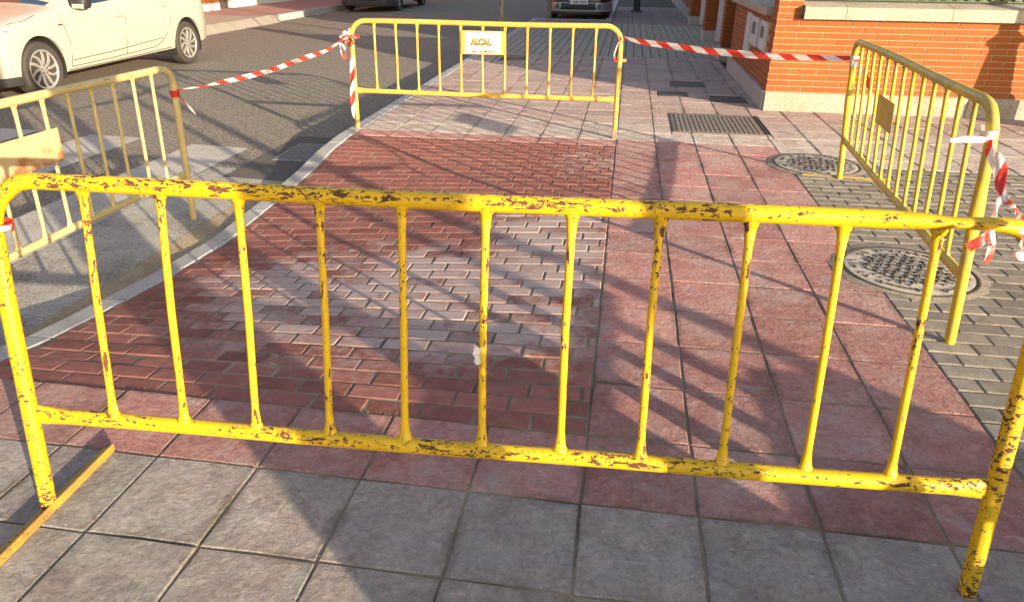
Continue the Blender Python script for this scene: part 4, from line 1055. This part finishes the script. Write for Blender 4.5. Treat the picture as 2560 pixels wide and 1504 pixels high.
# white estate ---------------------------------------------------
zr = road_z(-7.0)
L = 4.95; fw, rw = .95, 4.10
white, wprof, wside = car("parked_car", "white parked estate car on the far side of the road, nearest of the three cars", (-7.83, .72, zr), dict(
    L=L, W=1.80, paint=M_white, wr=.325, axles=(fw, rw), spokes=10,
    bot=[(0,.24),(.35,.20),(fw+.4,.225),(rw-.45,.255),(rw+.5,.30),(L,.34)],
    belt=[(0,.58),(.12,.70),(.4,.80),(.95,.90),(1.35,.945),(2.0,.985),(3.2,1.05),(4.3,1.10),(4.75,1.06),(L,.75)],
    top=[(0,.60),(.06,.72),(.3,.84),(.9,.965),(1.38,1.03),(2.05,1.38),(2.6,1.48),(3.6,1.50),(4.35,1.44),(4.8,1.10),(L,.78)],
    side_glass=[(1.72,2.62),(2.68,3.6),(3.66,4.25)], wind=(1.42,2.05), rear_glass=(4.42,4.74),
    gaps=[[(1.40,.92),(1.42,.80),(1.45,.60),(1.43,.40),(1.41,.30)], [(1.41,.30),(2.2,.315),(3.23,.355)], [(2.66,1.0),(2.63,.80),(2.55,.50),(2.54,.33)], [(3.70,.98),(3.69,.72),(3.52,.50),(3.40,.42),(3.23,.355)], [(1.45,.375),(2.3,.40),(3.42,.465)], [(.62,.86),(.85,.885),(1.05,.93)]],
    handles=[(2.46,.84),(3.52,.915)], mirrors=[(1.74,.985)],
    headlights=[[(.05,.66,.62),(.10,.60,.70),(.30,.66,.0),(.58,.80,.0),(.45,.81,.0),(.18,.76,.0)]],
    skins=[("lower_bumper", 0, .55, .20, .30, M_dark), ("lower_grille", 0, .12, .32, .50, M_dark, dict(xlim=(-.5,.5)))],
    fogs=[(.58,.10,.40,.05),(-.58,.10,.40,.05)], plate=(-.006,.46,None)))
G().box(wside(1.36,.80)-.002, wside(1.36,.80)+.004, 1.32, 1.40, .795, .812, .001).make("badge", M_chrome, white)
for s in (1,-1): G().tube([(s*wside(y, z, -.001), y, z) for y, z in ((1.36,.262),(2.2,.27),(3.3,.297),(3.62,.305))], .006, 6).make("sill_trim", M_dark, white)
V = [(wside(y, z, .006), y, z) for y, z in ((rw+.42,.30),(rw+.84,.33),(rw+.80,.46),(rw+.43,.44))]; mk("rear_bumper_trim", V, [(0,1,2,3)], M_dark, white)
# dark small car in the bay ----------------------------------------
car("parked_car", "dark blue small car with grey bumper and plate parked in the bay ahead", (-1.345, 14.22, -.048), dict(
    L=3.9, W=1.70, paint=M_navy, wr=.30, axles=(.72, 3.1), spokes=8, rim='dark', yf=.5,
    bot=[(0,.20),(.3,.17),(3.9,.22)], belt=[(0,.62),(.2,.78),(.9,.92),(3.4,1.02),(3.9,.8)],
    top=[(0,.64),(.08,.80),(.8,1.0),(1.5,1.5),(2.3,1.62),(3.3,1.58),(3.8,1.1),(3.9,.82)],
    side_glass=[(1.3,2.2),(2.26,3.1)], wind=(.95,1.5), rear_glass=(3.5,3.75), handles=[(2.1,.85)], mirrors=[(1.25,.98)], gaps=[[(1.15,.9),(1.15,.35)],[(2.3,.95),(2.25,.4)]],
    headlights=[[(.05,.72,.55),(.12,.62,.66),(.35,.70,.0),(.45,.84,.0),(.2,.82,.0)]],
    skins=[("silver_bumper", 0, .62, .24, .44, M_silver, dict(off=.010)), ("bumper_lip", 0, .45, .205, .255, M_silver, dict(off=.030)), ("grille_mouth", 0, .05, .255, .43, M_dark, dict(off=.016, xlim=(-.50,.50))), ("chin", 0, .5, .14, .20, M_dark)],
    fogs=[(.56,.0,.345,.052),(-.56,.0,.345,.052)], plate=(-.018,.45,"1383 FRN")))
# pale van with a dark bumper across the street ---------------------
car("parked_van", "pale van with a dark front bumper parked farthest up the street", (-8.36, 17.25, road_z(-8.3)), dict(
    L=4.7, W=1.86, paint=M_vanp, wr=.33, axles=(.85, 3.85), spokes=6, rim='dark', yf=.6,
    bot=[(0,.22),(.3,.20),(4.7,.26)], belt=[(0,.7),(.2,.9),(.9,1.05),(4.5,1.15),(4.7,.9)],
    top=[(0,.72),(.08,.92),(.8,1.15),(1.5,1.75),(2.3,1.88),(4.5,1.85),(4.68,1.2),(4.7,.95)],
    side_glass=[(1.3,2.3)], wind=(.95,1.5), rear_glass=(4.52,4.64), handles=[(2.1,.95)], mirrors=[(1.25,1.05)], gaps=[[(1.15,1.0),(1.15,.35)],[(2.4,1.05),(2.4,.35)]],
    headlights=[[(.05,.78,.55),(.12,.70,.70),(.35,.76,.0),(.45,.92,.0),(.2,.90,.0)]],
    skins=[("front_bumper", 0, .55, .19, .62, M_grey_bump, dict(off=.012)), ("grille_mouth", 0, .04, .34, .56, M_dark, dict(off=.022, xlim=(-.45,.45)))],
    fogs=[(.62,.02,.36,.05),(-.62,.02,.36,.05)], plate=(-.02,.60,None)))

# ------------------------------------------------------------------ street furniture and trees
def tree(name, label, x, y, r, h, seed, leafn=260, kind="tree"):
    rr = random.Random(seed); t = empty(name, (x, y, 0)); tag(t, label, "tree", "young street trees along the kerb")
    g = G(); pts = [(.015*math.sin(k*1.3+seed), .012*math.cos(k*1.7+seed), h*k/8-.05) for k in range(9)]
    g.tube(pts, [r*(1.25 if k == 0 else 1-.05*k) for k in range(9)], 10)
    lv = G()
    for b in range(9):
        z = h*(.72+.28*b/9); q = b*2.4+seed; L_ = rr.uniform(.7,1.2); e = Vector((math.cos(q)*L_*.7, math.sin(q)*L_*.7, z+L_*.8))
        g.tube([(0,0,z), (e.x*.5, e.y*.5, z+L_*.5), e], [r*.45, r*.3, r*.12], 6)
        for k in range(leafn//9):
            c = Vector((e.x*rr.uniform(.4,1.15), e.y*rr.uniform(.4,1.15), z+L_*rr.uniform(.3,1.1)))+Vector((rr.gauss(0,.18), rr.gauss(0,.18), rr.gauss(0,.18)))
            a = Vector((rr.gauss(0,1), rr.gauss(0,1), rr.gauss(0,1))).normalized()*.05; bb = a.cross(Vector((rr.gauss(0,1), rr.gauss(0,1), rr.gauss(0,1)))).normalized()*.028
            lv.add([c-a, c+bb, c+a, c-bb], [(0,1,2,3)])
    g.make("trunk", M_bark, t, True, 60); lv.make("crown", M_leaf, t); return t
mk("tree_pit", [(PIT[0],PIT[2],-.05),(PIT[1],PIT[2],-.05),(PIT[1],PIT[3],-.05),(PIT[0],PIT[3],-.05)], [(0,1,2,3)], M_soil, p_old)
for q in ((PIT[0]-.0,PIT[0]+.05,PIT[2],PIT[3]),(PIT[1]-.05,PIT[1],PIT[2],PIT[3]),(PIT[0]+.05,PIT[1]-.05,PIT[2],PIT[2]+.05),(PIT[0]+.05,PIT[1]-.05,PIT[3]-.05,PIT[3])): G().box(q[0],q[1],q[2],q[3],-.1,.003,.004).make("pit_edge", M_kerb, p_old)
tree("young_tree", "slender young tree in the square pit behind the far barrier", -1.97, 5.6, .030, 3.2, 2)
tree("young_tree", "slim grey tree trunk in front of the dark parked car", -2.08, 13.84, .062, 3.4, 5)
lp = empty("street_lamp", (.234, 17.35, 0)); tag(lp, "dark teal street lamp post standing on the far pavement", "street lamp")
G().tube([(0,0,.02),(0,0,1.2),(0,0,4.4)], [.10,.095,.05], 20).make("post", M_teal, lp, True, 50); G().box(-.19,.19,-.19,.19,.0,.02,.004).make("base_plate", M_iron, lp)
G().tube([(0,0,4.38),(-.3,0,4.7),(-.9,0,4.8)], .03, 10).make("arm", M_teal, lp, True); G().box(-1.4,-.85,-.12,.12,4.74,4.84,.03).make("lamp_head", M_teal, lp)
for k in range(4):
    c = Vector((.14*(1 if k % 2 else -1), .14*(1 if k//2 else -1), .02)); G().tube([c, c+Vector((0,0,.03))], .018, 8).make("anchor_bolt", M_iron, lp)

# ------------------------------------------------------------------ unseen beyond the right edge: pillar, railing, posts added to shade the foreground
def along(s, x): return (s-.663*x)/.749
gp = empty("shade_pillar", (2.3, along(-4.03, 2.3), 0)); tag(gp, "unseen tall brick pillar added to shade the foreground, right of and behind the camera", "pillar")
G().box(-.115,.115,-.115,.115,0,4.3).make("core", M_mortar, gp); G().box(-.143,.143,-.143,.143,.0,.2,.006).make("plinth_stone", M_plinth, gp)
for k in range(68):
    z = .205+.06*k
    for (a, b, c, d) in ((-.142,.142,-.142,-.117),(-.142,.142,.117,.142),(-.142,-.117,-.115,.115),(.117,.142,-.115,.115)): G().box(a, b, c, d, z, z+.05, .003).make("brick", M_wbrick, gp)
G().box(-.18,.18,-.18,.18,4.3,4.42,.02).make("cap_stone", M_coping, gp)
lw = empty("shade_railing", (2.4, 0, 0)); tag(lw, "unseen low wall with pickets added to shade the foreground, right of and behind the camera", "railing")  # added wall, its heights and pickets shaped by the shadow they cast
ya, yb = along(-3.25, 2.4), along(-2.42, 2.4); yc = along(-3.82, 2.4)
G().box(-.12,.12,yc,ya-.02,0,.70,.01).make("high_wall", M_render, lw); G().box(-.12,.12,ya,yb,0,.36,.01).make("low_wall", M_render, lw); G().box(-.15,.15,ya,yb+.02,.36,.40,.01).make("coping", M_coping, lw)
me = G().box(-.012,.012,-.04,.04,.40,.70,.006).mesh("picket", M_green); yy = ya+.12
while yy < yb-.05: ob("picket", me, lw, (0, yy, 0)); yy += .235
G().box(-.02,.02,ya+.02,yb,.56,.60,.004).make("rail", M_green, lw)
for s_, xx, rad, hh, nm, lb in ((-3.475,2.4,.082,2.4,"shade_post","unseen round green post added to shade the near barrier, right of and behind the camera"),(-2.30,6.4,.055,3.0,"shade_pole","unseen slim grey pole added far to the right to shade the red slabs"),(-2.62,6.9,.04,3.0,"shade_pole","unseen thin grey pole added to the right for a second shadow band")):  # added poles, each placed to throw one shadow band
    o = empty(nm, (xx, along(s_, xx), 0)); tag(o, lb, "post")
    G().tube([(0,0,0),(0,0,hh)], rad, 16).make("pole", M_green if nm == "shade_post" else M_silver, o, True, 50); G().lathe([(rad*1.15,hh),(rad*1.15,hh+.02),(rad*.4,hh+.05)], 16).make("cap", M_dark, o, True, 40)
# lamp with a turned pedestal whose shadow falls on the brick wall
ped = empty("street_lamp", (3.74+.749*1.2, 1.72-.663*1.2, 0)); tag(ped, "cast iron street lamp with a flared pedestal beyond the right edge", "street lamp")
G().lathe([(.17,0),(.17,.37),(.155,.41),(.125,.45),(.10,.74),(.086,.89),(.088,.925),(.115,.945),(.115,.985),(.085,1.01),(.062,1.05),(.058,1.4),(.055,2.6),(.035,4.2)], 28).make("post", M_teal, ped, True, 40)
G().lathe([(.03,4.2),(.22,4.3),(.24,4.5),(.05,4.75)], 20).make("lantern", M_teal, ped, True, 40)

S.render.engine = 'CYCLES'
S.render.resolution_x = 1024; S.render.resolution_y = 601
